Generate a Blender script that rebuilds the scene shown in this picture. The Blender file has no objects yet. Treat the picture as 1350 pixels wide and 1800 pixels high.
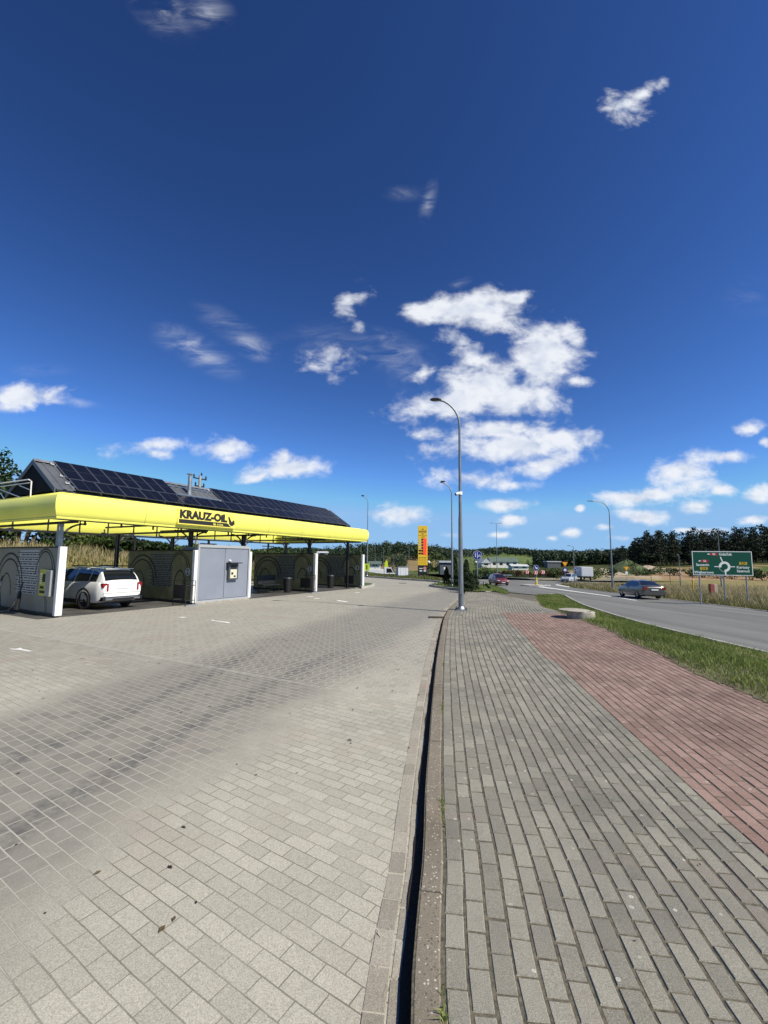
import bpy, bmesh, math, random
import numpy as np
from mathutils import Vector, Matrix
random.seed(7); rng = np.random.default_rng(7)
scn = bpy.context.scene
col = scn.collection
D2R = math.radians

# ------------------------------------------------------------------ camera
F, PIT, ROL, EYE = 770.0, D2R(6.15), D2R(0.57), 1.79      # focal length in photo pixels, pitch up, roll, eye height
cd = bpy.data.cameras.new('camera'); cam = bpy.data.objects.new('camera', cd); col.objects.link(cam)
_r = Vector((1,0,0)); _u = Vector((0,-math.sin(PIT),math.cos(PIT))); _f = Vector((0,math.cos(PIT),math.sin(PIT)))
_cx = math.cos(ROL)*_r + math.sin(ROL)*_u; _cy = -math.sin(ROL)*_r + math.cos(ROL)*_u
M = Matrix((( _cx.x,_cy.x,-_f.x,0),(_cx.y,_cy.y,-_f.y,0),(_cx.z,_cy.z,-_f.z,EYE),(0,0,0,1)))
cam.matrix_world = M
cd.sensor_fit = 'HORIZONTAL'; cd.sensor_width = 36.0; cd.lens = F/1350*36
cd.clip_start = 0.05; cd.clip_end = 6000
scn.camera = cam

def ray(x, y):          # survey helper: direction through a photo pixel, scaled to 1 m of forward distance
    a, b = x-675.0, 900.0-y
    c, s = math.cos(ROL), math.sin(ROL)
    a2, b2 = a*c-b*s, a*s+b*c
    fw = -b2*math.sin(PIT)+F*math.cos(PIT); up = b2*math.cos(PIT)+F*math.sin(PIT)
    return (a2/fw, 1.0, up/fw)
def gp(x, y, z=0.0):
    r = ray(x, y); t = (z-EYE)/r[2]; return Vector((r[0]*t, t, z))
def at(x, y, Y):
    r = ray(x, y); return Vector((r[0]*Y, Y, EYE+r[2]*Y))

# ------------------------------------------------------------------ sun, sky
SUN_EL = D2R(46); SUN_H = Vector((0.870, -0.492)).normalized()
sun_dir = Vector((SUN_H.x*math.cos(SUN_EL), SUN_H.y*math.cos(SUN_EL), math.sin(SUN_EL)))
sl = bpy.data.lights.new('sun', 'SUN'); sl.energy = 5.0; sl.angle = D2R(0.53); sl.color = (1.0, 0.92, 0.77)
so = bpy.data.objects.new('sun', sl); col.objects.link(so)
so.rotation_euler = sun_dir.to_track_quat('Z', 'Y').to_euler()

w = bpy.data.worlds.new('World'); scn.world = w; w.use_nodes = True
wn, wl = w.node_tree.nodes, w.node_tree.links
wn.clear()
def N(t, **k):
    n = wn.new(t)
    for a, v in k.items(): setattr(n, a, v)
    return n
sky = N('ShaderNodeTexSky', sky_type='NISHITA', sun_disc=False)
sky.sun_elevation = SUN_EL; sky.sun_rotation = math.atan2(SUN_H.x, SUN_H.y)
sky.altitude = 900; sky.air_density = 1.0; sky.dust_density = 0.35; sky.ozone_density = 2.2
def mul(src, c):
    g = N('ShaderNodeMix', data_type='RGBA', blend_type='MULTIPLY'); g.inputs[0].default_value = 1.0
    wl.new(src, g.inputs[6]); g.inputs[7].default_value = (*c, 1); return g.outputs[2]
gm = N('ShaderNodeGamma'); gm.inputs[1].default_value = 1.6        # the photo's deep, contrasty sky
wl.new(mul(sky.outputs[0], (0.1,0.1,0.1)), gm.inputs[0])
dk = N('ShaderNodeMix', data_type='RGBA', blend_type='DARKEN'); dk.inputs[0].default_value = 0.93
wl.new(mul(gm.outputs[0], (13.7,17.4,21.6)), dk.inputs[6]); dk.inputs[7].default_value = (2.7,5.0,8.3,1)
bg = N('ShaderNodeBackground'); bg.inputs[1].default_value = 0.08
wo = N('ShaderNodeOutputWorld'); wl.new(dk.outputs[2], bg.inputs[0]); wl.new(bg.outputs[0], wo.inputs[0])
scn.view_settings.view_transform = 'Standard'; scn.view_settings.look = 'None'
scn.view_settings.exposure = 0.33; scn.view_settings.gamma = 1.0
scn.cycles.use_denoising = True
scn.cycles.max_bounces = 6; scn.cycles.transparent_max_bounces = 8

# ------------------------------------------------------------------ helpers
class G:                                  # small node-graph writer
    def __init__(s, nt): s.nt = nt
    def __call__(s, t, **k):
        n = s.nt.nodes.new(t)
        for a, v in k.items(): setattr(n, a, v)
        return n
    def l(s, a, b): s.nt.links.new(a, b)
    def set(s, sock, v):
        if isinstance(v, bpy.types.NodeSocket): s.l(v, sock)
        elif v is not None: sock.default_value = (*v, 1) if isinstance(v, tuple) and len(v) == 3 and sock.type == 'RGBA' else v
    def m(s, op, a, b=None, c=None):
        n = s('ShaderNodeMath', operation=op)
        for i, v in enumerate((a, b, c)): s.set(n.inputs[i], v)
        return n.outputs[0]
    def mr(s, v, a, b, c=0.0, d=1.0, kind='SMOOTHSTEP'):
        n = s('ShaderNodeMapRange', interpolation_type=kind); s.set(n.inputs[0], v)
        for i, q in enumerate((a, b, c, d)): n.inputs[i+1].default_value = q
        return n.outputs[0]
    def mix(s, f, a, b, mode='MIX'):
        n = s('ShaderNodeMix', data_type='RGBA', blend_type=mode)
        s.set(n.inputs[0], f); s.set(n.inputs[6], a); s.set(n.inputs[7], b); return n.outputs[2]
    def noise(s, vec, scale, det=4, rough=.55, dist=0.0):
        n = s('ShaderNodeTexNoise'); s.l(vec, n.inputs['Vector']); n.inputs['Scale'].default_value = scale
        n.inputs['Detail'].default_value = det; n.inputs['Roughness'].default_value = rough; n.inputs['Distortion'].default_value = dist
        return n.outputs['Fac']
def mesh_np(verts, faces, name='m'):
    verts = np.asarray(verts, np.float32); faces = np.asarray(faces, np.int32)
    me = bpy.data.meshes.new(name); k = faces.shape[1]
    me.vertices.add(len(verts)); me.vertices.foreach_set('co', verts.ravel())
    me.loops.add(faces.size); me.loops.foreach_set('vertex_index', faces.ravel())
    me.polygons.add(len(faces)); me.polygons.foreach_set('loop_start', np.arange(0, faces.size, k, dtype=np.int32))
    me.update(calc_edges=True); me.validate(); me.shade_flat(); return me
CL = [ # centre x, y, half width, half height, turn, body  (surveyed directions of each cloud)
 (770,545,62,26,-4,1),(850,545,78,36,4,1),(905,525,30,14,-15,.9),(795,592,32,18,25,.5),(832,628,40,24,15,.7),(960,620,58,60,-10,1),(1003,590,22,26,-50,.8),(948,640,52,50,10,.95),
 (800,705,100,32,-12,1),(850,675,85,42,-12,1),(900,700,80,36,0,.9),(955,700,28,34,-20,.8),(1010,668,26,12,10,.6),(745,657,18,12,-30,.5),(575,637,38,20,5,.36),
 (760,760,30,12,-8,.6),(765,790,42,14,-8,.45),(880,757,90,20,-6,.85),(905,785,115,26,4,1),(1040,767,26,17,-25,.9),(985,770,60,20,5,.75),(960,815,58,20,-16,.9),(830,843,85,17,4,.75),(905,852,40,9,0,.6),
 (893,887,46,12,0,1),(900,915,24,11,-10,1),(705,905,48,20,6,.85),(880,940,22,6,0,.6),(730,915,26,8,0,.6),(790,940,18,5,0,.4),
 (45,697,66,24,-4,.95),(15,715,36,12,0,.6),(265,783,62,14,-6,.6),(275,795,26,10,0,.6),(320,777,20,12,-20,.5),(395,788,48,20,0,.8),(400,805,16,10,0,.6),
 (505,822,72,20,-4,1),(497,807,22,16,-10,.9),(455,838,30,8,-10,.7),
 (1200,825,60,26,-14,.85),(1270,803,50,12,-5,.75),(1170,825,26,8,-20,.5),(1115,875,64,16,2,.9),(1140,870,40,14,0,1),(1130,908,46,14,2,.95),(1065,925,22,6,0,.7),(1225,858,50,20,0,.6),(1228,890,32,14,-8,1),(1268,862,26,9,-6,.85),
 (1315,753,22,15,-25,.75),(1345,775,14,8,0,.7),(1340,870,30,18,-10,.9),(1325,912,26,9,-3,.9),(1005,937,18,8,-10,.8),(970,945,12,5,0,.55),(1018,893,8,6,0,.8),(1205,932,16,4,0,.6),(1090,945,22,4,0,.4),(1250,935,26,6,0,.4),
 (1098,184,34,26,0,.6),(1130,165,34,12,-40,.6),(1160,148,16,8,-50,.35),(615,537,18,26,35,.42),(640,518,14,8,-30,.35),(632,573,14,10,20,.4)]
WI = [(345,615,90,30,30,.42),(435,598,60,26,38,.5),(395,570,70,26,35,.22),(320,610,60,16,20,.3),(690,620,80,40,20,.38),(720,660,40,40,0,.24),(365,20,46,36,20,.34),(290,20,70,44,40,.30),(752,355,14,46,14,.34),(710,340,40,16,0,.2),(805,500,30,10,-25,.25),(70,650,60,14,0,.2),(120,705,60,10,8,.35),(575,600,70,40,0,.2),(490,610,60,30,0,.12),(630,905,90,20,0,.12),(950,900,90,30,0,.14),(1320,520,60,40,0,.12)]

# ------------------------------------------------------------------ clouds: a dome 3 km away, built only where there is cloud
def fieldv(lst, U, V):
    acc = np.full(U.shape, -3.0)
    for (x, y, rx, ry, rot, s) in lst:
        r0 = ray(x, y); a = D2R(rot); ca, sa = math.cos(a), math.sin(a)
        sc = (1/F)*1.16*(1+max(0,(900-y))/F*math.tan(PIT)*2)
        du, dv = (U-r0[0]), (V-r0[2])
        # image y runs down, so a positive turn of the photo is a negative one here
        p = (du*ca-dv*sa)/(rx*sc); q = (du*sa+dv*ca)/(ry*sc)
        o = s*(1-np.hypot(p, q))
        h = np.maximum(0.12-np.abs(acc-o), 0)/0.12
        acc = np.maximum(acc, o)+h**3*0.12/6
    return acc
def build_clouds():
    n_u, n_v = 620, 520
    us = np.linspace(-1.15, 1.15, n_u); vsx = np.linspace(0.0, 1.95, n_v)
    U, V = np.meshgrid(us, vsx)
    Wb = fieldv(CL, U, V); Ww = fieldv(WI, U, V)
    n = np.sqrt(1+U*U+V*V); P = np.stack([U/n, 1/n, V/n], -1)*3000.0
    keep = (Wb > -0.65) | (Ww > -0.05)
    fq = (keep[:-1,:-1]|keep[1:,:-1]|keep[:-1,1:]|keep[1:,1:])
    idx = np.arange(n_u*n_v).reshape(n_v, n_u)
    quads = np.stack([idx[:-1,:-1], idx[:-1,1:], idx[1:,1:], idx[1:,:-1]], -1)[fq]
    used = np.unique(quads); remap = np.full(n_u*n_v, -1); remap[used] = np.arange(len(used))
    me = mesh_np(P.reshape(-1,3)[used], remap[quads])
    for nm, A in (('body', Wb), ('wisp', Ww)):
        at_ = me.attributes.new(nm, 'FLOAT', 'POINT'); at_.data.foreach_set('value', A.reshape(-1)[used].astype(np.float32))
    m = bpy.data.materials.new('cloud vapour'); m.use_nodes = True; nt = m.node_tree; nt.nodes.clear()
    g = G(nt)
    pos = g('ShaderNodeTexCoord').outputs['Object']; sp = g('ShaderNodeSeparateXYZ'); g.l(pos, sp.inputs[0])
    uvn = g('ShaderNodeCombineXYZ'); g.l(g.m('DIVIDE', sp.outputs[0], sp.outputs[1]), uvn.inputs[0]); g.l(g.m('DIVIDE', sp.outputs[2], sp.outputs[1]), uvn.inputs[1])
    def fbm(scale, det, rough, sx=1, sy=1, off=(0,0,0), dist=0.0, rot=0):
        mp = g('ShaderNodeMapping'); mp.inputs['Scale'].default_value = (sx, sy, 1); mp.inputs['Location'].default_value = off
        mp.inputs['Rotation'].default_value = (0,0,rot); g.l(uvn.outputs[0], mp.inputs['Vector'])
        nn = g('ShaderNodeTexNoise'); nn.inputs['Scale'].default_value = scale; nn.inputs['Detail'].default_value = det
        nn.inputs['Roughness'].default_value = rough; nn.inputs['Distortion'].default_value = dist
        g.l(mp.outputs[0], nn.inputs['Vector']); return nn.outputs['Fac']
    bd = g('ShaderNodeAttribute', attribute_name='body').outputs['Fac']; ws = g('ShaderNodeAttribute', attribute_name='wisp').outputs['Fac']
    n1 = fbm(13, 9, 0.58, 1, 1.5, dist=0.25)
    nl = fbm(13, 3, 0.55, 1, 1.5, dist=0.25); nlb = fbm(13, 3, 0.55, 1, 1.5, off=(-0.16, -0.30, 0), dist=0.25)
    n3 = fbm(46, 6, 0.6, 1, 1.3, dist=0.3)
    dens = g.m('ADD', g.m('ADD', bd, g.m('MULTIPLY', g.m('SUBTRACT', n1, 0.5), 1.9)), g.m('MULTIPLY', g.m('SUBTRACT', n3, 0.5), 0.42))
    a1 = g.mr(dens, -0.10, 0.72)
    gate = g.mr(bd, -0.55, -0.05)
    a1 = g.m('MULTIPLY', a1, gate)
    n2 = fbm(8, 7, 0.6, 1.0, 2.6, dist=1.1, rot=-0.5)
    a2 = g.m('MULTIPLY', g.m('MULTIPLY', g.m('POWER', g.m('MAXIMUM', ws, 0.0), 1.6), 1.7), g.m('MULTIPLY', g.mr(n2, 0.34, 0.8), 2.0))
    al = g.m('MINIMUM', g.m('ADD', g.m('MULTIPLY', a1, 0.96), a2), 0.97)
    em = g.m('MULTIPLY', g.m('SUBTRACT', nl, nlb), 1.5)
    sh = g.m('ADD', g.m('SUBTRACT', 0.93, g.m('MULTIPLY', g.m('MAXIMUM', g.m('SUBTRACT', dens, 0.55), 0.0), 0.45)), em)
    sh = g.m('ADD', sh, g.m('MULTIPLY', g.m('SUBTRACT', n1, 0.5), 0.35))
    sh = g.m('MINIMUM', g.m('MAXIMUM', sh, 0.35), 1.0)
    cc = g.mix(sh, (0.30,0.38,0.55), (0.70,0.725,0.77))
    e = g('ShaderNodeEmission'); g.l(cc, e.inputs[0]); t = g('ShaderNodeBsdfTransparent')
    mx = g('ShaderNodeMixShader'); g.l(al, mx.inputs[0]); g.l(t.outputs[0], mx.inputs[1]); g.l(e.outputs[0], mx.inputs[2])
    o = g('ShaderNodeOutputMaterial'); g.l(mx.outputs[0], o.inputs[0])
    m.cycles.emission_sampling = 'NONE'
    me.materials.append(m)
    ob = bpy.data.objects.new('clouds', me); col.objects.link(ob); ob['kind'] = 'structure'

# ------------------------------------------------------------------ materials
MATS = {}
def mat(name, color, rough=0.6, metal=0.0, var=0.0, vscale=3.0, bump=0.0, bscale=60.0, spec=None, coat=0.0, trans=0.0, dirt=None):
    if name in MATS: return MATS[name]
    m = bpy.data.materials.new(name); m.use_nodes = True; nt = m.node_tree; g = G(nt)
    p = nt.nodes['Principled BSDF']; p.inputs['Base Color'].default_value = (*color, 1)
    p.inputs['Roughness'].default_value = rough; p.inputs['Metallic'].default_value = metal
    if spec is not None: p.inputs['Specular IOR Level'].default_value = spec
    if coat: p.inputs['Coat Weight'].default_value = coat; p.inputs['Coat Roughness'].default_value = 0.05
    pos = g('ShaderNodeTexCoord').outputs['Object']
    if var or dirt:
        n = g.noise(pos, vscale, 6, 0.65)
        f = g.mr(n, 0.3, 0.7)
        lo = tuple(max(0, c*(1-var)) for c in color); hi = tuple(min(1, c*(1+var)) for c in color)
        c = g.mix(f, lo, hi)
        if dirt:
            n2 = g.noise(pos, vscale*2.7, 8, 0.7); c = g.mix(g.m('MULTIPLY', g.mr(n2, 0.5, 0.75), dirt[1]), c, dirt[0])
        g.l(c, p.inputs['Base Color'])
        g.l(g.mr(n, 0.2, 0.8, rough*0.85, min(1, rough*1.15)), p.inputs['Roughness'])
    if bump:
        b = g('ShaderNodeBump'); b.inputs['Strength'].default_value = bump; b.inputs['Distance'].default_value = 0.01
        g.l(g.noise(pos, bscale, 4), b.inputs['Height']); g.l(b.outputs[0], p.inputs['Normal'])
    if trans:
        t = g('ShaderNodeBsdfTranslucent'); t.inputs[0].default_value = (*color, 1)
        mx = g('ShaderNodeMixShader'); mx.inputs[0].default_value = trans
        g.l(p.outputs[0], mx.inputs[1]); g.l(t.outputs[0], mx.inputs[2]); g.l(mx.outputs[0], nt.nodes['Material Output'].inputs[0])
    MATS[name] = m; return m
def leafmat(name, c_lo, c_hi, c_odd=None, rough=.6, trans=.25):
    m = bpy.data.materials.new(name); m.use_nodes = True; nt = m.node_tree; g = G(nt); p = nt.nodes['Principled BSDF']
    a = g('ShaderNodeAttribute', attribute_name='tint').outputs['Fac']
    c = g.mix(a, c_lo, c_hi)
    if c_odd: c = g.mix(g.mr(a, .9, 1.0), c, c_odd)
    g.l(c, p.inputs['Base Color']); p.inputs['Roughness'].default_value = rough; p.inputs['Specular IOR Level'].default_value = .25
    t = g('ShaderNodeBsdfTranslucent'); g.l(c, t.inputs[0])
    mx = g('ShaderNodeMixShader'); mx.inputs[0].default_value = trans
    g.l(p.outputs[0], mx.inputs[1]); g.l(t.outputs[0], mx.inputs[2]); g.l(mx.outputs[0], nt.nodes['Material Output'].inputs[0])
    return m

# ------------------------------------------------------------------ object helpers
def link(name, me, m=None, parent=None, loc=None):
    if m is not None:
        me.materials.clear(); me.materials.append(m)
    o = bpy.data.objects.new(name, me); col.objects.link(o)
    if parent is not None: o.parent = parent
    if loc is not None: o.location = loc
    return o
def tag(o, label=None, cat=None, group=None, kind=None):
    for k, v in (('label', label), ('category', cat), ('group', group), ('kind', kind)):
        if v: o[k] = v
    return o
def empty(name, loc, rz=0.0, label=None, cat=None, group=None):
    o = bpy.data.objects.new(name, None); col.objects.link(o); o.location = loc; o.rotation_euler = (0,0,rz)
    o.empty_display_size = 0.2
    return tag(o, label, cat, group)
def copy_tree(o, parent=None):
    c = o.copy(); col.objects.link(c)
    if parent is not None: c.parent = parent
    for ch in list(o.children): copy_tree(ch, c)
    return c
class MB:                                 # collects shapes into one mesh
    def __init__(s): s.v = []; s.f = []
    def add(s, vs, fs):
        k = len(s.v); s.v += [tuple(p) for p in vs]; s.f += [tuple(i+k for i in f) for f in fs]; return s
    def box(s, x0, x1, y0, y1, z0, z1, bev=0.0):
        if bev <= 0:
            vs = [(x,y,z) for z in (z0,z1) for y in (y0,y1) for x in (x0,x1)]
            return s.add(vs, [(0,2,3,1),(4,5,7,6),(0,1,5,4),(2,6,7,3),(0,4,6,2),(1,3,7,5)])
        bm = bmesh.new(); bmesh.ops.create_cube(bm, size=1.0)
        for v in bm.verts: v.co = Vector(((x0+x1)/2+v.co.x*(x1-x0), (y0+y1)/2+v.co.y*(y1-y0), (z0+z1)/2+v.co.z*(z1-z0)))
        bmesh.ops.bevel(bm, geom=bm.edges[:]+bm.verts[:], offset=bev, segments=2, affect='EDGES', profile=.7)
        bm.verts.index_update()
        s.add([v.co[:] for v in bm.verts], [[v.index for v in f.verts] for f in bm.faces]); bm.free(); return s
    def tube(s, pts, rad, n=8, cap=True):
        pts = [Vector(p) for p in pts]; rs = rad if isinstance(rad, (list, tuple)) else [rad]*len(pts)
        k0 = len(s.v); up = Vector((0,0,1))
        for i, p in enumerate(pts):
            d = (pts[min(i+1,len(pts)-1)]-pts[max(i-1,0)]).normalized()
            ref = Vector((1,0,0)) if abs(d.z) > 0.9 else up
            a = d.cross(ref).normalized(); b = d.cross(a).normalized()
            for j in range(n):
                t = 2*math.pi*j/n; s.v.append(tuple(p+rs[i]*(math.cos(t)*a+math.sin(t)*b)))
        for i in range(len(pts)-1):
            for j in range(n):
                q = k0+i*n; s.f.append((q+j, q+(j+1)%n, q+n+(j+1)%n, q+n+j))
        if cap:
            s.f.append(tuple(k0+j for j in range(n))); s.f.append(tuple(k0+(len(pts)-1)*n+j for j in reversed(range(n))))
        return s
    def disc(s, c, r, t, n=24, axis='z'):
        d = {'z': Vector((0,0,1)), 'y': Vector((0,1,0)), 'x': Vector((1,0,0))}[axis]*t/2
        return s.tube([Vector(c)-d, Vector(c)+d], r, n)
    def lathe(s, prof, n=24, c=(0,0,0)):
        k = len(s.v)
        for r, z in prof:
            for j in range(n):
                a = 2*math.pi*j/n; s.v.append((c[0]+r*math.cos(a), c[1]+r*math.sin(a), c[2]+z))
        for i in range(len(prof)-1):
            for j in range(n): s.f.append((k+i*n+j, k+i*n+(j+1)%n, k+(i+1)*n+(j+1)%n, k+(i+1)*n+j))
        s.f.append(tuple(k+j for j in reversed(range(n)))); s.f.append(tuple(k+(len(prof)-1)*n+j for j in range(n)))
        return s
    def prism(s, poly, y0, y1):           # outline in x,z pushed along y
        n = len(poly); vs = [(x,y0,z) for x,z in poly]+[(x,y1,z) for x,z in poly]
        return s.add(vs, [tuple(range(n))]+[tuple(reversed(range(n,2*n)))]+[(i,n+i,n+(i+1)%n,(i+1)%n) for i in range(n)])
    def mesh(s, name='m', smooth=False):
        me = bpy.data.meshes.new(name); me.from_pydata(s.v, [], s.f); me.update()
        bm = bmesh.new(); bm.from_mesh(me); bmesh.ops.recalc_face_normals(bm, faces=bm.faces[:]); bm.to_mesh(me); bm.free()
        if smooth:
            for p in me.polygons: p.use_smooth = True
            try: me.set_sharp_from_angle(angle=D2R(38))
            except Exception: pass
        return me
    def build(s, name, m, parent=None, smooth=False, loc=None):
        return link(name, s.mesh(name, smooth), m, parent, loc)

def ss(a, b, x):
    t = np.clip((np.asarray(x, float)-a)/(b-a), 0, 1); return t*t*(3-2*t)
# ------------------------------------------------------------------ lie of the land
AZ = D2R(29.0)                            # heading of the car wash front
E1 = Vector((math.sin(AZ), math.cos(AZ), 0)); E2 = Vector((math.cos(AZ), -math.sin(AZ), 0))
def st(s, t, z=0.0): return E1*s+E2*t+Vector((0,0,z))
YARD = -0.08
NEAR = [(-12,9.4),(0,9.6),(11.75,10.06),(17.6,10.53),(20.7,11.05),(24.7,11.86),(27.9,12.59),(34,14.4),(39.6,16.2)]
def H(X, Y):
    X = np.asarray(X, float); Y = np.asarray(Y, float)
    base = -2.2*ss(48, 84, Y)
    road = np.maximum(-0.3-0.0235*np.maximum(Y, 0), -2.2)
    xa = np.interp(Y, [0,9,15,20,25,40,48,60], [4.7,5.4,6.1,4.6,4.6,4.5,4,2])
    xb = np.interp(Y, [p[0] for p in NEAR[:6]]+[30,40,48,60], [p[1] for p in NEAR[:6]]+[12.2,11.5,10.5,8])
    k = ss(0, 1, (X-xa)/(xb-xa)); z = base*(1-k)+road*k
    q = X/np.maximum(Y, 1)
    z = z+2.0*ss(95, 200, Y)*ss(.34, .5, q)+2.6*ss(110, 200, Y)*ss(.52, .9, q)
    s = X*E1.x+Y*E1.y; t = X*E2.x+Y*E2.y
    z = z+(2.25-1.2*ss(12, 30, s))*ss(-26.3, -31.5, t)*(1-ss(38, 62, s))
    r = np.hypot(X, Y)
    z = z+ss(300, 820, r)*(1+.42*np.exp(-((q-.26)/.06)**2)+.38*np.exp(-((q-.40)/.05)**2))*(14+5*np.sin(q*9+1.2)+3*np.sin(q*23+.5))*(0.55+0.45*ss(-1.6,-.1,q))
    d = np.hypot(X-6, Y-330); z = z+8*np.exp(-(d/48)**2)      # wooded knoll behind the yellow price board
    return z
def zH(X, Y): return float(H(X, Y))
def onH(x, y, off=0.0, z0=1.0):           # where a surveyed sight line meets the ground
    r = ray(x, y); t = 1.2
    while t < 1500:
        if EYE+r[2]*t <= zH(r[0]*t, t)+off: break
        t *= 1.01
    lo, hi = t/1.01, t
    for _ in range(30):
        m_ = (lo+hi)/2
        if EYE+r[2]*m_ <= zH(r[0]*m_, m_)+off: hi = m_
        else: lo = m_
    return Vector((r[0]*hi, hi, zH(r[0]*hi, hi)))
def sheet(name, poly, off, m, step=1.5, kind='structure', jag=0.0):
    poly = [Vector((p[0], p[1], 0)) for p in poly]
    bm = bmesh.new(); f = bm.faces.new([bm.verts.new(p) for p in poly])
    bm.normal_update()
    if f.normal.z < 0: f.normal_flip()
    xs = [p.x for p in poly]; ys = [p.y for p in poly]
    for ax, lo, hi in ((0, min(xs), max(xs)), (1, min(ys), max(ys))):
        c = math.floor(lo/step)*step+step
        while c < hi:
            no = Vector((1,0,0)) if ax == 0 else Vector((0,1,0)); co = no*c
            bmesh.ops.bisect_plane(bm, geom=bm.verts[:]+bm.edges[:]+bm.faces[:], plane_co=co, plane_no=no)
            c += step
    bmesh.ops.triangulate(bm, faces=[f for f in bm.faces if len(f.verts) > 4])
    for v in bm.verts: v.co.z = zH(v.co.x, v.co.y)+off
    me = bpy.data.meshes.new(name); bm.to_mesh(me); bm.free()
    o = link(name, me, m)
    if kind: o['kind'] = kind
    return o
def chaikin(pts, n=2, closed=False):
    for _ in range(n):
        out = [] if closed else [pts[0]]
        rng_ = range(len(pts)) if closed else range(len(pts)-1)
        for i in rng_:
            a, b = Vector(pts[i]), Vector(pts[(i+1)%len(pts)])
            out += [a*.75+b*.25, a*.25+b*.75]
        if not closed: out.append(pts[-1])
        pts = out
    return [Vector(p) for p in pts]
def kerb(name, pts, width, top, m, depth=0.25, side=1):   # stone strip following the ground
    pts = [Vector((p[0], p[1], 0)) for p in pts]; mb = MB(); rows = []
    for i, p in enumerate(pts):
        d = (pts[min(i+1,len(pts)-1)]-pts[max(i-1,0)]).normalized(); nrm = Vector((d.y, -d.x, 0))*side
        z = zH(p.x, p.y)+top; a = p; b = p+nrm*width; r = 0.012
        rows.append([(a.x,a.y,z-depth),(a.x,a.y,z-r),((a+nrm*r).x,(a+nrm*r).y,z),((b-nrm*r).x,(b-nrm*r).y,z),(b.x,b.y,z-r),(b.x,b.y,z-depth)])
    for r_ in rows: mb.v += r_
    for i in range(len(rows)-1):
        for j in range(5): mb.f.append((i*6+j, i*6+j+1, (i+1)*6+j+1, (i+1)*6+j))
    o = mb.build(name, m); o['kind'] = 'structure'; return o

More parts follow.
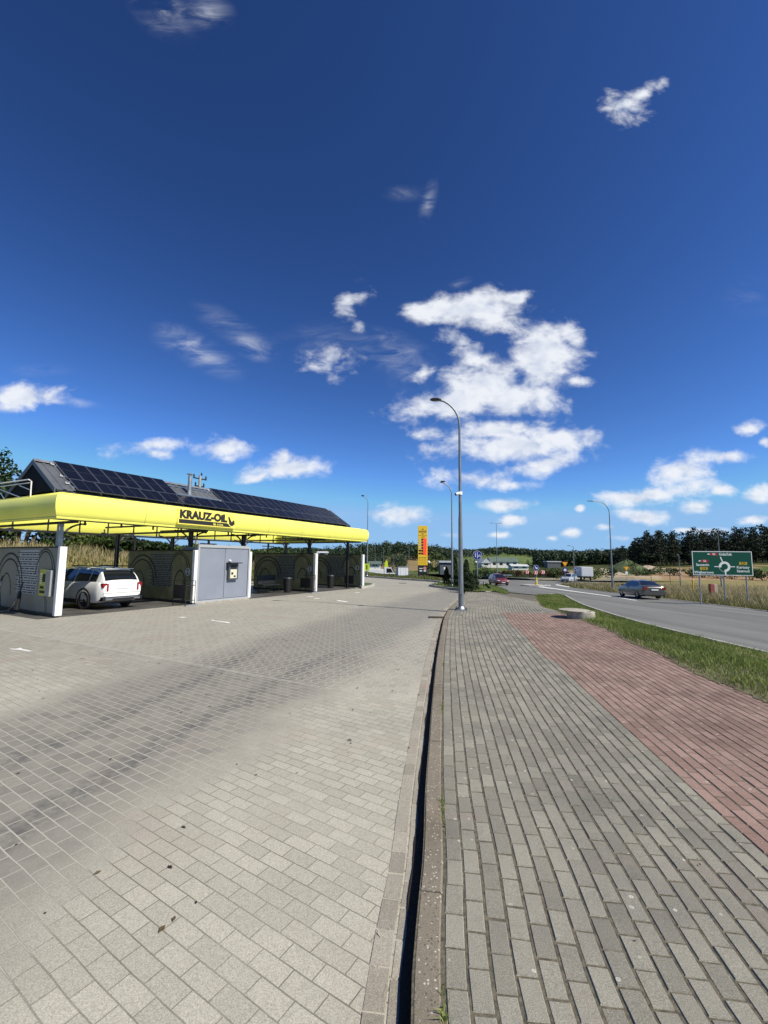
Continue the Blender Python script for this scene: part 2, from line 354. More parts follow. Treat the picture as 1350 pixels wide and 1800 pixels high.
# ---- ground sheet out to the horizon (polar grid), fields coloured where the fields lie
def fbm2(x, y, seed=0):
    r = np.random.default_rng(seed); o = np.zeros_like(x)
    for k in range(5):
        a = r.uniform(0, 6.28, 3); f = 1.9**k
        o += (np.sin(f*(x*math.cos(a[0])+y*math.sin(a[0]))+a[1])*np.sin(f*(x*math.sin(a[0])*.8-y*math.cos(a[0])*1.1)+a[2]))/1.5**k
    return o
def build_ground():
    rr = np.concatenate([[0], np.geomspace(1.0, 3500, 250)]); th = np.concatenate([np.arange(-72, 72, 0.6), np.arange(72, 288, 3.0)])
    R, T = np.meshgrid(rr, D2R(1)*th, indexing='ij'); X = R*np.sin(T); Y = R*np.cos(T)
    Z = H(X, Y)-0.13*(1-ss(70, 95, R))-12*ss(900, 1500, R)
    nt_ = len(th); P = np.stack([X, Y, Z], -1).reshape(-1, 3); idx = np.arange(len(rr)*nt_).reshape(len(rr), nt_)
    a = idx[:-1]; b = idx[1:]; q = np.stack([a, np.roll(a, -1, 1), np.roll(b, -1, 1), b], -1).reshape(-1, 4)[:, ::-1]
    me = mesh_np(P, q, 'ground')
    x, y = P[:,0], P[:,1]; qx = x/np.maximum(y, 1); r = np.hypot(x, y); n = fbm2(x*.05, y*.05, 3); r = r*(1+.05*n); qx = qx+.012*fbm2(x*.02, y*.02, 5)
    c = np.tile([0.075, 0.105, 0.032], (len(x), 1))
    def put(mask, colr): c[mask] = c[mask]*0+np.array(colr)
    dry = (qx > .30)&(y > 14)&(y < 112); put(dry, (0.21,0.185,0.09))
    put((y > 100)&(y < 190)&(qx > .42)&(n > -.6), (0.27,0.19,0.12))           # stubble field on the right
    put((y > 165)&(qx > .34), (0.05,0.06,0.022))
    put((y > 100)&(y < 150)&(qx > .38)&(qx < .62)&(n > .1), (0.34,0.29,0.21))      # bare sand by the mound
    put((y > 230)&(qx > .02)&(qx < .12)&(n > -.2)&(y < 420), (0.26,0.21,0.11))
    put((r > 330)&(qx > .17)&(qx < .42), (0.11,0.15,0.055))
    put((r > 330)&(qx > .02)&(qx < .12), (0.27,0.215,0.12))
    put((r > 160)&(r < 300)&(qx > -.02)&(qx < .1), (0.23,0.17,0.10))
    tt = x*E2.x+y*E2.y; s_ = x*E1.x+y*E1.y
    put((tt < -27)&(y > 5)&(y < 60)&(x < 0), (0.17,0.15,0.07))
    put((tt < -29)&(y > 5)&(s_ > 22)&(y < 70)&(x < 0), (0.10,0.14,0.045))
    ca = me.color_attributes.new('field', 'FLOAT_COLOR', 'POINT'); ca.data.foreach_set('color', np.c_[c, np.ones(len(c))].astype(np.float32).ravel())
    m = bpy.data.materials.new('meadow soil'); m.use_nodes = True; g = G(m.node_tree); p = m.node_tree.nodes['Principled BSDF']
    pos = g('ShaderNodeNewGeometry').outputs['Position']; f = g('ShaderNodeAttribute', attribute_name='field').outputs['Color']
    n1 = g.noise(pos, .35, 8, .65); n2 = g.noise(pos, 3.5, 6, .7); n3 = g.noise(pos, 0.03, 5, .6)
    cc = g.mix(g.mr(n1, .3, .7), f, g.mix(1.0, f, (1.5,1.35,1.2), 'MULTIPLY'))
    cc = g.mix(g.mr(n2, .35, .75), cc, g.mix(1.0, cc, (.55,.6,.55), 'MULTIPLY'))
    cc = g.mix(g.mr(n3, .4, .65), cc, g.mix(1.0, cc, (.8,.9,.8), 'MULTIPLY'))
    g.l(cc, p.inputs['Base Color']); p.inputs['Roughness'].default_value = .95; p.inputs['Specular IOR Level'].default_value = .1
    bmp = g('ShaderNodeBump'); bmp.inputs['Strength'].default_value = .6; bmp.inputs['Distance'].default_value = .08; g.l(n2, bmp.inputs['Height']); g.l(bmp.outputs[0], p.inputs['Normal'])
    o = link('ground', me, m); o['kind'] = 'structure'
    for pl in me.polygons: pl.use_smooth = True
build_clouds()
build_ground()

# ------------------------------------------------------------------ paving
KP = [(.02,-2.5),(.045,0),(.112,1.9),(.190,2.455),(.262,2.893),(.342,3.65),(.46,4.5),(.565,5.3),(.79,6.9),(1.03,8.54),(1.32,10.4),(1.6,12.1),(1.86,13.7),(2.16,15.2),(2.55,17),(2.98,18.6),(3.45,20.4),(3.95,22.2),(4.5,24.4),(4.85,26.2)]
KC = chaikin([Vector((a,b,0)) for a,b in KP], 2)
_L = [0]
for a, b in zip(KC, KC[1:]): _L.append(_L[-1]+(b-a).length)
_L = np.array(_L); _KX = np.array([p.x for p in KC]); _KY = np.array([p.y for p in KC])
def kerb_at(U, V):                        # point U metres along the kerb, V metres to its right
    x = np.interp(U, _L, _KX); y = np.interp(U, _L, _KY); e = .35
    dx = np.interp(U+e, _L, _KX)-np.interp(U-e, _L, _KX); dy = np.interp(U+e, _L, _KY)-np.interp(U-e, _L, _KY); l = np.hypot(dx, dy)
    return x+dy/l*V, y-dx/l*V
def inpoly(x, y, poly):
    c = np.zeros(np.shape(x), bool); n = len(poly)
    for i in range(n):
        x0, y0 = poly[i][0], poly[i][1]; x1, y1 = poly[(i+1)%n][0], poly[(i+1)%n][1]
        if y0 == y1: continue
        k = ((y0 > y) != (y1 > y)) & (x < (x1-x0)*(y-y0)/(y1-y0)+x0); c ^= k
    return c
def pavers(name, U, V, Lb, Wb, gap_l, gap_w, m, off=0.0, seed=1, relief=0.0013, zfun=None):
    n = len(U); r = np.random.default_rng(seed)
    hl, hw = (Lb-gap_l)/2, (Wb-gap_w)/2; ch = 0.005
    du = r.normal(0, .0012, n); dv = r.normal(0, .0010, n); an = r.normal(0, .006, n)
    L_, W_ = hl*(1+r.normal(0,.006,n)), hw*(1+r.normal(0,.01,n))
    zo = r.normal(0, relief, n); tx, ty = r.normal(0, .006, n), r.normal(0, .010, n)
    rings = [(1, 1, -.05), (1, 1, -.006), (0, 0, 0)]; P = []
    for kx, ky, dz in rings:
        for sx, sy in ((-1,-1),(1,-1),(1,1),(-1,1)):
            a = sx*(L_-(0 if kx else ch)); b = sy*(W_-(0 if ky else ch))
            uu = U+du+a*np.cos(an)-b*np.sin(an); vv = V+dv+a*np.sin(an)+b*np.cos(an)
            x, y = kerb_at(uu, vv); z = H(x, y)+off+zo+dz+a*tx+b*ty
            P.append(np.stack([x, y, z], -1))
    P = np.stack(P, 1)                     # n,12,3
    base = (np.arange(n)*12)[:, None]
    fs = []
    for ring in (0, 4):
        for j in range(4):
            k = (j+1)%4; fs.append([ring+j, ring+k, ring+4+k, ring+4+j])
    fs.append([8,9,10,11]); fs = np.array(fs)
    # U to the left-to-right handedness: V points right, so flip winding for upward normals
    F_ = (base[:, :, None]+fs[None][:, :, ::-1]).reshape(-1, 4)
    me = mesh_np(P.reshape(-1, 3), F_, name)
    t = np.repeat(r.random(n), 12).astype(np.float32)
    a_ = me.attributes.new('tint', 'FLOAT', 'POINT'); a_.data.foreach_set('value', t)
    o = link(name, me, m); o['kind'] = 'structure'; return o
def paver_mat(name, lo, hi, stain, gum=True, warm=None, gritk=0):
    m = bpy.data.materials.new(name); m.use_nodes = True; g = G(m.node_tree); p = m.node_tree.nodes['Principled BSDF']
    pos = g('ShaderNodeNewGeometry').outputs['Position']; t = g('ShaderNodeAttribute', attribute_name='tint').outputs['Fac']
    c = g.mix(t, lo, hi)
    fine = g.noise(pos, 190, 3, .7); mid = g.noise(pos, 26, 6, .7); big = g.noise(pos, .9, 5, .6)
    c = g.mix(g.mr(fine, .35, .7), g.mix(1.0, c, (.70,.70,.70), 'MULTIPLY'), g.mix(1.0, c, (1.28,1.27,1.25), 'MULTIPLY'))
    c = g.mix(g.m('MULTIPLY', g.mr(mid, .45, .75), .45), c, g.mix(1.0, c, (.72,.72,.71), 'MULTIPLY'))
    c = g.mix(g.m('MULTIPLY', g.mr(big, .42, .66), .8), c, g.mix(1.0, c, stain, 'MULTIPLY'))
    if warm:
        wv = g.noise(pos, 1.7, 4, .6); c = g.mix(g.m('MULTIPLY', g.mr(wv, .55, .72), .5), c, warm)
    grit = g('ShaderNodeTexVoronoi'); g.l(pos, grit.inputs['Vector']); grit.inputs['Scale'].default_value = 150
    c = g.mix(g.m('MULTIPLY', g.mr(grit.outputs['Distance'], .16, .05), g.mr(fine, .5, .62)), c, (.62,.60,.55))
    if gritk:
        g2 = g('ShaderNodeTexVoronoi'); g.l(pos, g2.inputs['Vector']); g2.inputs['Scale'].default_value = 62; g2.inputs['Randomness'].default_value = 1
        s3 = g('ShaderNodeSeparateColor'); g.l(g2.outputs['Color'], s3.inputs[0])
        c = g.mix(g.m('MULTIPLY', g.mr(g2.outputs['Distance'], .42, .25), g.m('GREATER_THAN', s3.outputs[0], .80)), c, (.46,.43,.37))
        c = g.mix(g.m('MULTIPLY', g.mr(g2.outputs['Distance'], .40, .25), g.m('LESS_THAN', s3.outputs[0], .22)), c, (.11,.095,.075))
    if gum:
        vo = g('ShaderNodeTexVoronoi'); g.l(pos, vo.inputs['Vector']); vo.inputs['Scale'].default_value = 3.6; vo.voronoi_dimensions = '2D'
        sc = g('ShaderNodeSeparateColor'); g.l(vo.outputs['Color'], sc.inputs[0])
        wob = g.m('MULTIPLY', g.m('SUBTRACT', g.noise(pos, 55, 2), .5), .05)
        d = g.m('ADD', vo.outputs['Distance'], wob)
        rad = g.m('MULTIPLY_ADD', sc.outputs[0], .022, .022)
        inside = g.m('LESS_THAN', d, rad)
        inside = g.m('MULTIPLY', inside, g.m('GREATER_THAN', sc.outputs[1], .22))
        ring = g.mr(d, .012, .03, .35, .8)
        c = g.mix(g.m('MULTIPLY', inside, g.m('MULTIPLY', ring, g.m('MULTIPLY_ADD', sc.outputs[2], .55, .45))), c, (.68,.67,.62))
    g.l(c, p.inputs['Base Color']); p.inputs['Roughness'].default_value = .9; p.inputs['Specular IOR Level'].default_value = .25
    b = g('ShaderNodeBump'); b.inputs['Strength'].default_value = .75; b.inputs['Distance'].default_value = .0025
    g.l(g.m('ADD', g.m('MULTIPLY', fine, .8), g.m('MULTIPLY', mid, .7)), b.inputs['Height']); g.l(b.outputs[0], p.inputs['Normal'])
    return m
M_grey = paver_mat('weathered grey paver', (.205,.199,.168), (.290,.281,.236), (.72,.73,.76), warm=(.23,.19,.165))
M_red = paver_mat('red clay paver', (.225,.150,.126), (.318,.224,.190), (.70,.70,.70))
M_set = paver_mat('gutter sett', (.26,.245,.21), (.37,.35,.30), (.85,.82,.78), gum=False, warm=(.34,.26,.22))
M_kerb = paver_mat('washed concrete kerb', (.215,.190,.150), (.285,.258,.205), (.72,.70,.68), gum=False, warm=(.30,.235,.185), gritk=1)
M_kerb2 = mat('pale kerb concrete', (.36,.35,.32), .9, var=.18, vscale=2, bump=.3)
M_sand = mat('joint sand', (.105,.094,.066), 1.0, var=.5, vscale=30, bump=.6, bscale=160)

walk_right = [(4.55,-2.5),(4.6,2),(4.72,4.2),(4.88,5.76),(5.04,6.95),(5.36,8.9),(5.99,12.5),(6.21,15.4)]
e_tip = onH(941,1046.5); e_a = onH(895,1042); e_b = onH(862,1040.5); e_c = onH(840,1041); e_d = onH(817,1040)
walk_right = [(a+.0,b) for a,b in walk_right]
walk_wide = [(a+.30,b) for a,b in walk_right]
walk_poly = [(p.x,p.y) for p in KC if p.y < e_d.y]+[(e_d.x,e_d.y),(e_c.x,e_c.y),(e_b.x,e_b.y),(e_a.x,e_a.y),(e_tip.x,e_tip.y)]+[(7.1,18.8)]+walk_wide[::-1]
def rowgrid(v0, rows, u0, u1, W=.1035, Lb=.203, shift=.5):
    us, vs_ = [], []
    for j in range(rows):
        u = np.arange(u0, u1, Lb)+((j%2)*shift+.03*math.sin(j*1.7))*Lb; us.append(u); vs_.append(np.full(len(u), v0+(j+.5)*W))
    return np.concatenate(us), np.concatenate(vs_)
U, V = rowgrid(.136, 80, .2, _L[-1]-.3)
x, y = kerb_at(U, V)
ok = inpoly(x, y, walk_poly) & (y > -0.4)
red_l = np.interp(y, [-3,2.86,3.5,4.65,7.03,10.19,13.75,15.35], [2.17,2.34,2.42,2.59,2.90,3.32,3.79,4.05])
is_red = (x > red_l) & (y < 15.38)
pavers('sidewalk', U[ok&~is_red], V[ok&~is_red], .203, .1035, .0098, .0112, M_grey, 0.0, 1)
pavers('cycle_path', U[ok&is_red], V[ok&is_red], .203, .1035, .0085, .0095, M_red, 0.0, 2)
sheet('paving_bed', [(p[0],p[1]) for p in walk_poly], -.0048, M_sand, 1.2)
# kerb stones one metre long with thin joints
def kerb_stones():
    mb = MB(); u0 = .1
    while u0 < _L[-1]-.5:
        u1 = u0+.992; rows = []
        for q in np.linspace(u0, u1, 6):
            row = []
            for v_, z_ in ((.0,-.3),(.0,-.014),(.012,.0),(.113,.004),(.124,-.006),(.124,-.3)):
                x_, y_ = kerb_at(q, v_); row.append((float(x_), float(y_), zH(x_, y_)+z_+.002*math.sin(u0*9)))
            rows.append(row)
        k = len(mb.v)
        for r_ in rows: mb.v += r_
        for i in range(5):
            for j in range(5): mb.f.append((k+i*6+j, k+i*6+j+1, k+(i+1)*6+j+1, k+(i+1)*6+j))
        mb.f.append(tuple(k+j for j in range(6))); mb.f.append(tuple(k+30+j for j in range(6)))
        u0 += 1.0
    o = mb.build('kerb', M_kerb); o['kind'] = 'structure'
kerb_stones()
U1 = np.arange(.1, _L[-1]-1, .203)
pavers('gutter', np.concatenate([U1, U1+.05]), np.concatenate([np.full(len(U1), -.052), np.full(len(U1), -.158)]), .203, .105, .004, .005, M_set, YARD+.004, 5, relief=.0012)

# yard of grey blocks: laid in courses square to the wash, tyre-darkened along the drive line
def yard_mat():
    m = bpy.data.materials.new('yard block paving'); m.use_nodes = True; g = G(m.node_tree); p = m.node_tree.nodes['Principled BSDF']
    pos = g('ShaderNodeNewGeometry').outputs['Position']
    mp = g('ShaderNodeMapping'); mp.inputs['Rotation'].default_value = (0,0,-D2R(147.5)); g.l(pos, mp.inputs['Vector'])
    wobv = g('ShaderNodeTexNoise'); wobv.inputs['Scale'].default_value = 3.0; g.l(pos, wobv.inputs['Vector'])
    va = g('ShaderNodeVectorMath', operation='MULTIPLY_ADD'); g.l(wobv.outputs['Color'], va.inputs[0]); va.inputs[1].default_value = (.012,.012,0); g.l(mp.outputs[0], va.inputs[2])
    def brick(vec, wd, ht, mort, off=.5):
        b = g('ShaderNodeTexBrick'); g.l(vec, b.inputs['Vector']); b.offset = off
        b.inputs['Color1'].default_value = (0,0,0,1); b.inputs['Color2'].default_value = (1,1,1,1); b.inputs['Mortar'].default_value = (.5,.5,.5,1)
        b.inputs['Scale'].default_value = 1; b.inputs['Mortar Size'].default_value = mort; b.inputs['Mortar Smooth'].default_value = .35
        b.inputs['Brick Width'].default_value = wd; b.inputs['Row Height'].default_value = ht; return b
    b1 = brick(va.outputs[0], .203, .1035, .0038)
    # far part: interlocking blocks with zig-zag sides
    mp2 = g('ShaderNodeMapping'); mp2.inputs['Rotation'].default_value = (0,0,-D2R(61)); g.l(pos, mp2.inputs['Vector'])
    s2 = g('ShaderNodeSeparateXYZ'); g.l(mp2.outputs[0], s2.inputs[0])
    zz = g.m('PINGPONG', g.m('ADD', s2.outputs[0], 50.0), .10); zz = g.m('MULTIPLY', g.m('MINIMUM', g.m('MAXIMUM', g.m('SUBTRACT', zz, .03), 0), .04), .9)
    c2 = g('ShaderNodeCombineXYZ'); g.l(s2.outputs[0], c2.inputs[0]); g.l(g.m('ADD', s2.outputs[1], zz), c2.inputs[1])
    b2 = brick(c2.outputs[0], .20, .14, .009)
    sep_ = g('ShaderNodeSeparateXYZ'); g.l(pos, sep_.inputs[0])
    # seam: a straight line across the yard through two surveyed points
    A, B = gp(300,1160,YARD), gp(560,1207,YARD); d_ = (B-A).normalized(); nx, ny = -d_.y, d_.x
    sd = g.m('ADD', g.m('ADD', g.m('MULTIPLY', sep_.outputs[0], nx), g.m('MULTIPLY', sep_.outputs[1], ny)), -(A.x*nx+A.y*ny))
    far = g.m('GREATER_THAN', sd, 0.0)
    fac = g.mix(far, b1.outputs['Fac'], b2.outputs['Fac']); rnd = g.mix(far, b1.outputs['Color'], b2.outputs['Color'])
    big = g.noise(pos, .35, 5, .6); mid = g.noise(pos, 2.2, 6, .68); fine = g.noise(pos, 170, 3, .7); m3 = g.noise(pos, 14, 6, .7)
    c = g.mix(g.mr(rnd, 0, 1, 0, 1), (.345,.334,.280), (.398,.385,.325))
    c = g.mix(g.mr(fine, .3, .7), g.mix(1.0, c, (.70,.70,.69), 'MULTIPLY'), g.mix(1.0, c, (1.28,1.27,1.25), 'MULTIPLY'))
    c = g.mix(g.m('MULTIPLY', g.mr(big, .42, .62), .35), c, g.mix(1.0, c, (.82,.82,.84), 'MULTIPLY'))
    c = g.mix(g.m('MULTIPLY', g.mr(g.noise(pos, .8, 4, .6), .52, .68), .35), c, (.34,.27,.235))
    # the yard is dirtier towards the wash
    dirty = g.mr(g.m('ADD', sep_.outputs[1], g.m('MULTIPLY', g.m('SUBTRACT', big, .5), 7.0)), 4.5, 9.5)
    c = g.mix(dirty, c, g.mix(1.0, c, (.79,.795,.82), 'MULTIPLY'))
    # drive line (arc fitted through three surveyed points of the darkened band)
    def circ(p1, p2, p3):
        ax, ay, bx, by, cx, cy = p1.x, p1.y, p2.x, p2.y, p3.x, p3.y
        d = 2*(ax*(by-cy)+bx*(cy-ay)+cx*(ay-by))
        ux = ((ax*ax+ay*ay)*(by-cy)+(bx*bx+by*by)*(cy-ay)+(cx*cx+cy*cy)*(ay-by))/d
        uy = ((ax*ax+ay*ay)*(cx-bx)+(bx*bx+by*by)*(ax-cx)+(cx*cx+cy*cy)*(bx-ax))/d
        return ux, uy, math.hypot(ax-ux, ay-uy)
    lim = g.mr(sep_.outputs[1], 10.5, 8.0)
    def band(p1, p2, p3, wd, soft):
        ux, uy, r_ = circ(*[gp(*q, YARD) for q in (p1, p2, p3)])
        dx = g.m('SUBTRACT', sep_.outputs[0], ux); dy = g.m('SUBTRACT', sep_.outputs[1], uy)
        dd = g.m('ABSOLUTE', g.m('SUBTRACT', g.m('SQRT', g.m('ADD', g.m('MULTIPLY', dx, dx), g.m('MULTIPLY', dy, dy))), r_))
        dd = g.m('ADD', dd, g.m('MULTIPLY', g.m('SUBTRACT', g.noise(pos, .7, 5, .6), .5), soft*1.6))
        return g.mr(dd, wd+soft, wd, 0, 1)
    bA = band((0,1370), (430,1185), (720,1070), 1.0, 1.1); bB = band((60,1440), (340,1275), (500,1190), .07, .16); bC = band((0,1345), (200,1262), (380,1180), .06, .16)
    dk = g.m('MULTIPLY', bA, g.mr(mid, .2, .6, .6, 1.0))
    blk = g.m('MULTIPLY_ADD', g.mr(rnd, 0, 1, 0, 1, 'LINEAR'), .38, .62)
    ms = g.m('MULTIPLY_ADD', dk, .0030, .0034); g.l(ms, b1.inputs['Mortar Size'])
    c = g.mix(g.m('MULTIPLY', g.m('MULTIPLY', dk, blk), .95), c, (.165,.159,.140))
    tr = g.m('MULTIPLY', g.m('MULTIPLY', g.m('MAXIMUM', bB, bC), lim), g.m('MULTIPLY', g.mr(m3, .35, .65, .1, .7), g.m('MULTIPLY', blk, g.m('SUBTRACT', 1.0, fac)))); c = g.mix(tr, c, (.075,.075,.078))
    spots = g('ShaderNodeTexVoronoi'); g.l(pos, spots.inputs['Vector']); spots.inputs['Scale'].default_value = 1.3
    c = g.mix(g.m('MULTIPLY', g.mr(g.m('ADD', spots.outputs['Distance'], g.m('MULTIPLY', g.m('SUBTRACT', m3, .5), .12)), .05, .03), .75), c, (.05,.048,.045))
    # joints: dark grit near the kerb, pale sand where the blocks are polished by tyres
    jc = g.mix(g.m('MAXIMUM', g.mr(dk, .1, .4), g.m('MULTIPLY', far, .95)), (.150,.140,.110), (.42,.405,.345))
    vis = g.m('MAXIMUM', g.mr(g.noise(pos, .9, 5, .65), .34, .62, .25, .95), g.m('MULTIPLY', g.m('MAXIMUM', dk, far), .9))
    c = g.mix(g.m('MULTIPLY', fac, vis), c, jc)
    seam = g.m('MULTIPLY', g.mr(g.m('ABSOLUTE', sd), .05, .03, 0, .5), g.m('MULTIPLY', g.mr(sep_.outputs[0], -.6, -1.6), g.mr(m3, .3, .6))); c = g.mix(seam, c, (.39,.38,.35))
    g.l(c, p.inputs['Base Color']); g.l(g.mr(dk, 0, 1, .9, .72), p.inputs['Roughness']); p.inputs['Specular IOR Level'].default_value = .3
    b = g('ShaderNodeBump'); b.inputs['Strength'].default_value = .8; b.inputs['Distance'].default_value = .004
    hgt = g.m('SUBTRACT', g.m('ADD', g.m('MULTIPLY', fine, .35), g.m('MULTIPLY', m3, .35)), g.m('MULTIPLY', fac, .9))
    g.l(hgt, b.inputs['Height']); g.l(b.outputs[0], p.inputs['Normal'])
    return m
M_silt_shade = mat('black gutter debris and kerb shade', (.020,.012,.005), .9, var=.5, vscale=14, bump=.5, dirt=((.07,.06,.05), .5))  # near-black colour: dark debris with the kerb's cast shadow painted in
def silt_shade():
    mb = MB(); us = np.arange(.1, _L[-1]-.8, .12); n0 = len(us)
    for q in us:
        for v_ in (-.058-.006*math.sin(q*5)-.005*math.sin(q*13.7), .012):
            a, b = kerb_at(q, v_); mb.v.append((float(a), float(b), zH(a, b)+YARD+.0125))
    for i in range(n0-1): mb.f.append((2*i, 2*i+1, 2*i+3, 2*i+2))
    mb.build('gutter_silt_shade', M_silt_shade)['kind'] = 'structure'
silt_shade()
M_yard = yard_mat()
gut = []
for q in np.arange(.15, _L[-1]-.9, .4):
    a, b = kerb_at(q, -.0); gut.append((float(a), float(b)))
y1 = onH(756,1030.6,YARD); y2 = onH(773.5,1024.4,YARD)
isl_tip = [onH(*q,YARD) for q in ((808,1038.3),(790,1035.5),(770,1033),(757,1030.6),(765,1028.6),(778,1027.2))]
far_k = [onH(*q,YARD) for q in ((790,1025.6),(773.5,1024.3),(750,1022),(713,1019.8),(675,1016.8),(635,1013.9))]
exit_ = [Vector((11,52,0)), Vector((14,60,0))]
yard_poly = gut+[(p.x,p.y) for p in isl_tip]+[(7.2,34.5),(12,47),(9.5,49.5)]+[(p.x,p.y) for p in far_k]+[(-14,50.5)]+[(st(46,-26.2).x,st(46,-26.2).y),(st(-8,-26.2).x,st(-8,-26.2).y),(-20,-6),(.0,-6)]
sheet('yard', yard_poly, YARD, M_yard, 2.5)

# road, roundabout and their kerbs
def asphalt():
    m = bpy.data.materials.new('road asphalt'); m.use_nodes = True; g = G(m.node_tree); p = m.node_tree.nodes['Principled BSDF']
    pos = g('ShaderNodeNewGeometry').outputs['Position']
    mp = g('ShaderNodeMapping'); mp.inputs['Rotation'].default_value = (0,0,D2R(6)); mp.inputs['Scale'].default_value = (1,.06,1); g.l(pos, mp.inputs['Vector'])
    lanes = g.noise(mp.outputs[0], 1.1, 4, .6); mid = g.noise(pos, 1.4, 6, .65); fine = g.noise(pos, 120, 3, .7)
    c = g.mix(g.mr(lanes, .35, .65), (.125,.127,.118), (.180,.182,.168))
    c = g.mix(g.m('MULTIPLY', g.mr(mid, .4, .7), .4), c, (.15,.15,.148)); c = g.mix(g.mr(fine, .3, .7), g.mix(1.0, c, (.75,.75,.75), 'MULTIPLY'), g.mix(1.0, c, (1.2,1.2,1.2), 'MULTIPLY'))
    g.l(c, p.inputs['Base Color']); p.inputs['Roughness'].default_value = .82; p.inputs['Specular IOR Level'].default_value = .35
    b = g('ShaderNodeBump'); b.inputs['Strength'].default_value = .5; b.inputs['Distance'].default_value = .004; g.l(fine, b.inputs['Height']); g.l(b.outputs[0], p.inputs['Normal'])
    return m
M_asp = asphalt()
M_paint = mat('road paint', (.72,.72,.70), .7, var=.12, vscale=3, dirt=((.25,.25,.25), .5))
FARE = [(-12,20.6),(0,20.7),(11.75,20.8),(24.5,21.1),(29,21.8),(35.3,22.4),(46,23.2),(56,24.4),(66,26.6),(72,28.8)]
near_pts = [Vector((b,a,0)) for a,b in NEAR]
crn = [onH(*q) for q in ((978,1044.3),(962,1044.6),(946,1046))]
isl_r = [onH(*q) for q in ((895,1041),(890,1037.5),(880,1033.5),(866,1029),(852,1024.5))]
CEN = Vector((36,112,0))
ring = [(CEN.x+27*math.cos(a), CEN.y+24*math.sin(a)) for a in np.linspace(math.pi*1.42, -math.pi*.42, 50)]
road_poly = [(p.x,p.y) for p in near_pts]+[(p.x,p.y) for p in crn]+[(p.x,p.y) for p in isl_r]+[(13.2,62),(11,72),(2,78),(-60,80),(-60,88),(4,92)]+[(CEN.x+27*math.cos(a), CEN.y+24*math.sin(a)) for a in np.linspace(math.pi*1.05, -math.pi*.30, 40)]+[(62,90),(44,84),(34,79)]+[(b,a) for a,b in FARE[::-1]]
sheet('road', road_poly, 0.0, M_asp, 4)
kerb('road_kerb', chaikin(near_pts+crn[:2], 2), .14, .07, M_kerb2, side=-1)
kerb('road_kerb', chaikin([Vector((b,a,0)) for a,b in FARE[:8]], 2), .2, .03, M_kerb2, side=1)
# centre line, tapering into the splitter island
cl = [(948,1031.3),(985,1036.2),(1030,1042.4),(1075,1048.6),(1119,1055.4)]
cl = [onH(*q) for q in cl]; mb = MB(); rows = []
for i, p in enumerate(cl):
    d = (cl[min(i+1,4)]-cl[max(i-1,0)]).normalized(); nn = Vector((-d.y, d.x, 0)); wd = (.42,.30,.2,.16,.14)[i]
    rows.append((p-nn*wd, p+nn*wd))
for (a,b),(c,d) in zip(rows, rows[1:]):
    k = len(mb.v)
    for s_ in range(13):
        f = s_/12; q0 = a.lerp(c, f); q1 = b.lerp(d, f); mb.v += [(q0.x,q0.y,zH(q0.x,q0.y)+.006),(q1.x,q1.y,zH(q1.x,q1.y)+.006)]
        if s_: mb.f.append((k+2*s_-2,k+2*s_-1,k+2*s_+1,k+2*s_))
mb.build('road_marking', M_paint)['kind'] = 'structure'
def paintquad(pts, m=M_paint, off=.006, name='road_marking', base=0.0):
    ps = [onH(*q, base) for q in pts]
    mb = MB(); mb.add([(p.x,p.y,p.z+base+off) for p in ps], [tuple(range(len(ps)))]); mb.build(name, m)['kind'] = 'structure'
paintquad([(976,1028.2),(1000,1032.3),(1003,1031.6),(979,1027.3)])
paintquad([(952,1028.6),(968,1029.4),(968,1028.6),(952,1027.9)]); paintquad([(850,1025.5),(858,1026.5),(860,1025.6),(852,1024.7)])
for q in ([(370,1091.0),(402,1095.6),(405,1094.2),(377,1090.9),(374,1089.7)], [(312,1085.2),(322,1086.4),(331,1085.3),(320,1084.4)],
          [(16,1140.5),(28,1140.8),(36,1139),(40,1141.5),(56,1144.4),(52,1146),(36,1143.2),(20,1142)], [(551,1052),(560,1052.7),(563,1052),(554,1051.5)],
          [(591,1056),(608,1058.6),(612,1057.8),(600,1056),(595,1055.2)], [(538,1048.9),(549,1049.4),(552,1048.7),(541,1048.3)],[(624,1042),(632,1042.4),(632,1041.7),(624,1041.4)]):
    paintquad(q, base=YARD)
# splitter island under the keep-right bollard, roundabout island
si = [onH(*q) for q in ((915,1029.2),(930,1030.4),(948,1030.8),(960,1029.9),(948,1028.3),(930,1027.9))]
sheet('splitter_island', [(p.x,p.y) for p in si], .10, M_kerb2, 2)
kerb('island_kerb', si+[si[0]], .12, .11, M_kerb2, side=-1)

# ------------------------------------------------------------------ foliage
def leafmesh(P, size, name='leaves', tint=None, elong=1.0, up=0.0, seed=0):
    r = np.random.default_rng(seed); n = len(P); size = np.broadcast_to(size, n)[:, None]
    a = r.normal(size=(n,3)); a[:,2] += up; a /= np.linalg.norm(a, axis=1)[:, None]
    b = np.cross(a, r.normal(size=(n,3))); b /= np.linalg.norm(b, axis=1)[:, None]
    c = np.cross(a, b); k = size*r.uniform(.6, 1.3, (n,1))
    q = np.stack([P-b*k*.5*elong, P-c*k*.38+a*k*.1, P+b*k*.5*elong, P+c*k*.38+a*k*.1], 1)
    me = mesh_np(q.reshape(-1,3), np.arange(4*n).reshape(n,4), name)
    t = r.random(n) if tint is None else np.clip(tint+r.normal(0,.12,n), 0, 1)
    at_ = me.attributes.new('tint', 'FLOAT', 'POINT'); at_.data.foreach_set('value', np.repeat(t, 4).astype(np.float32)); return me
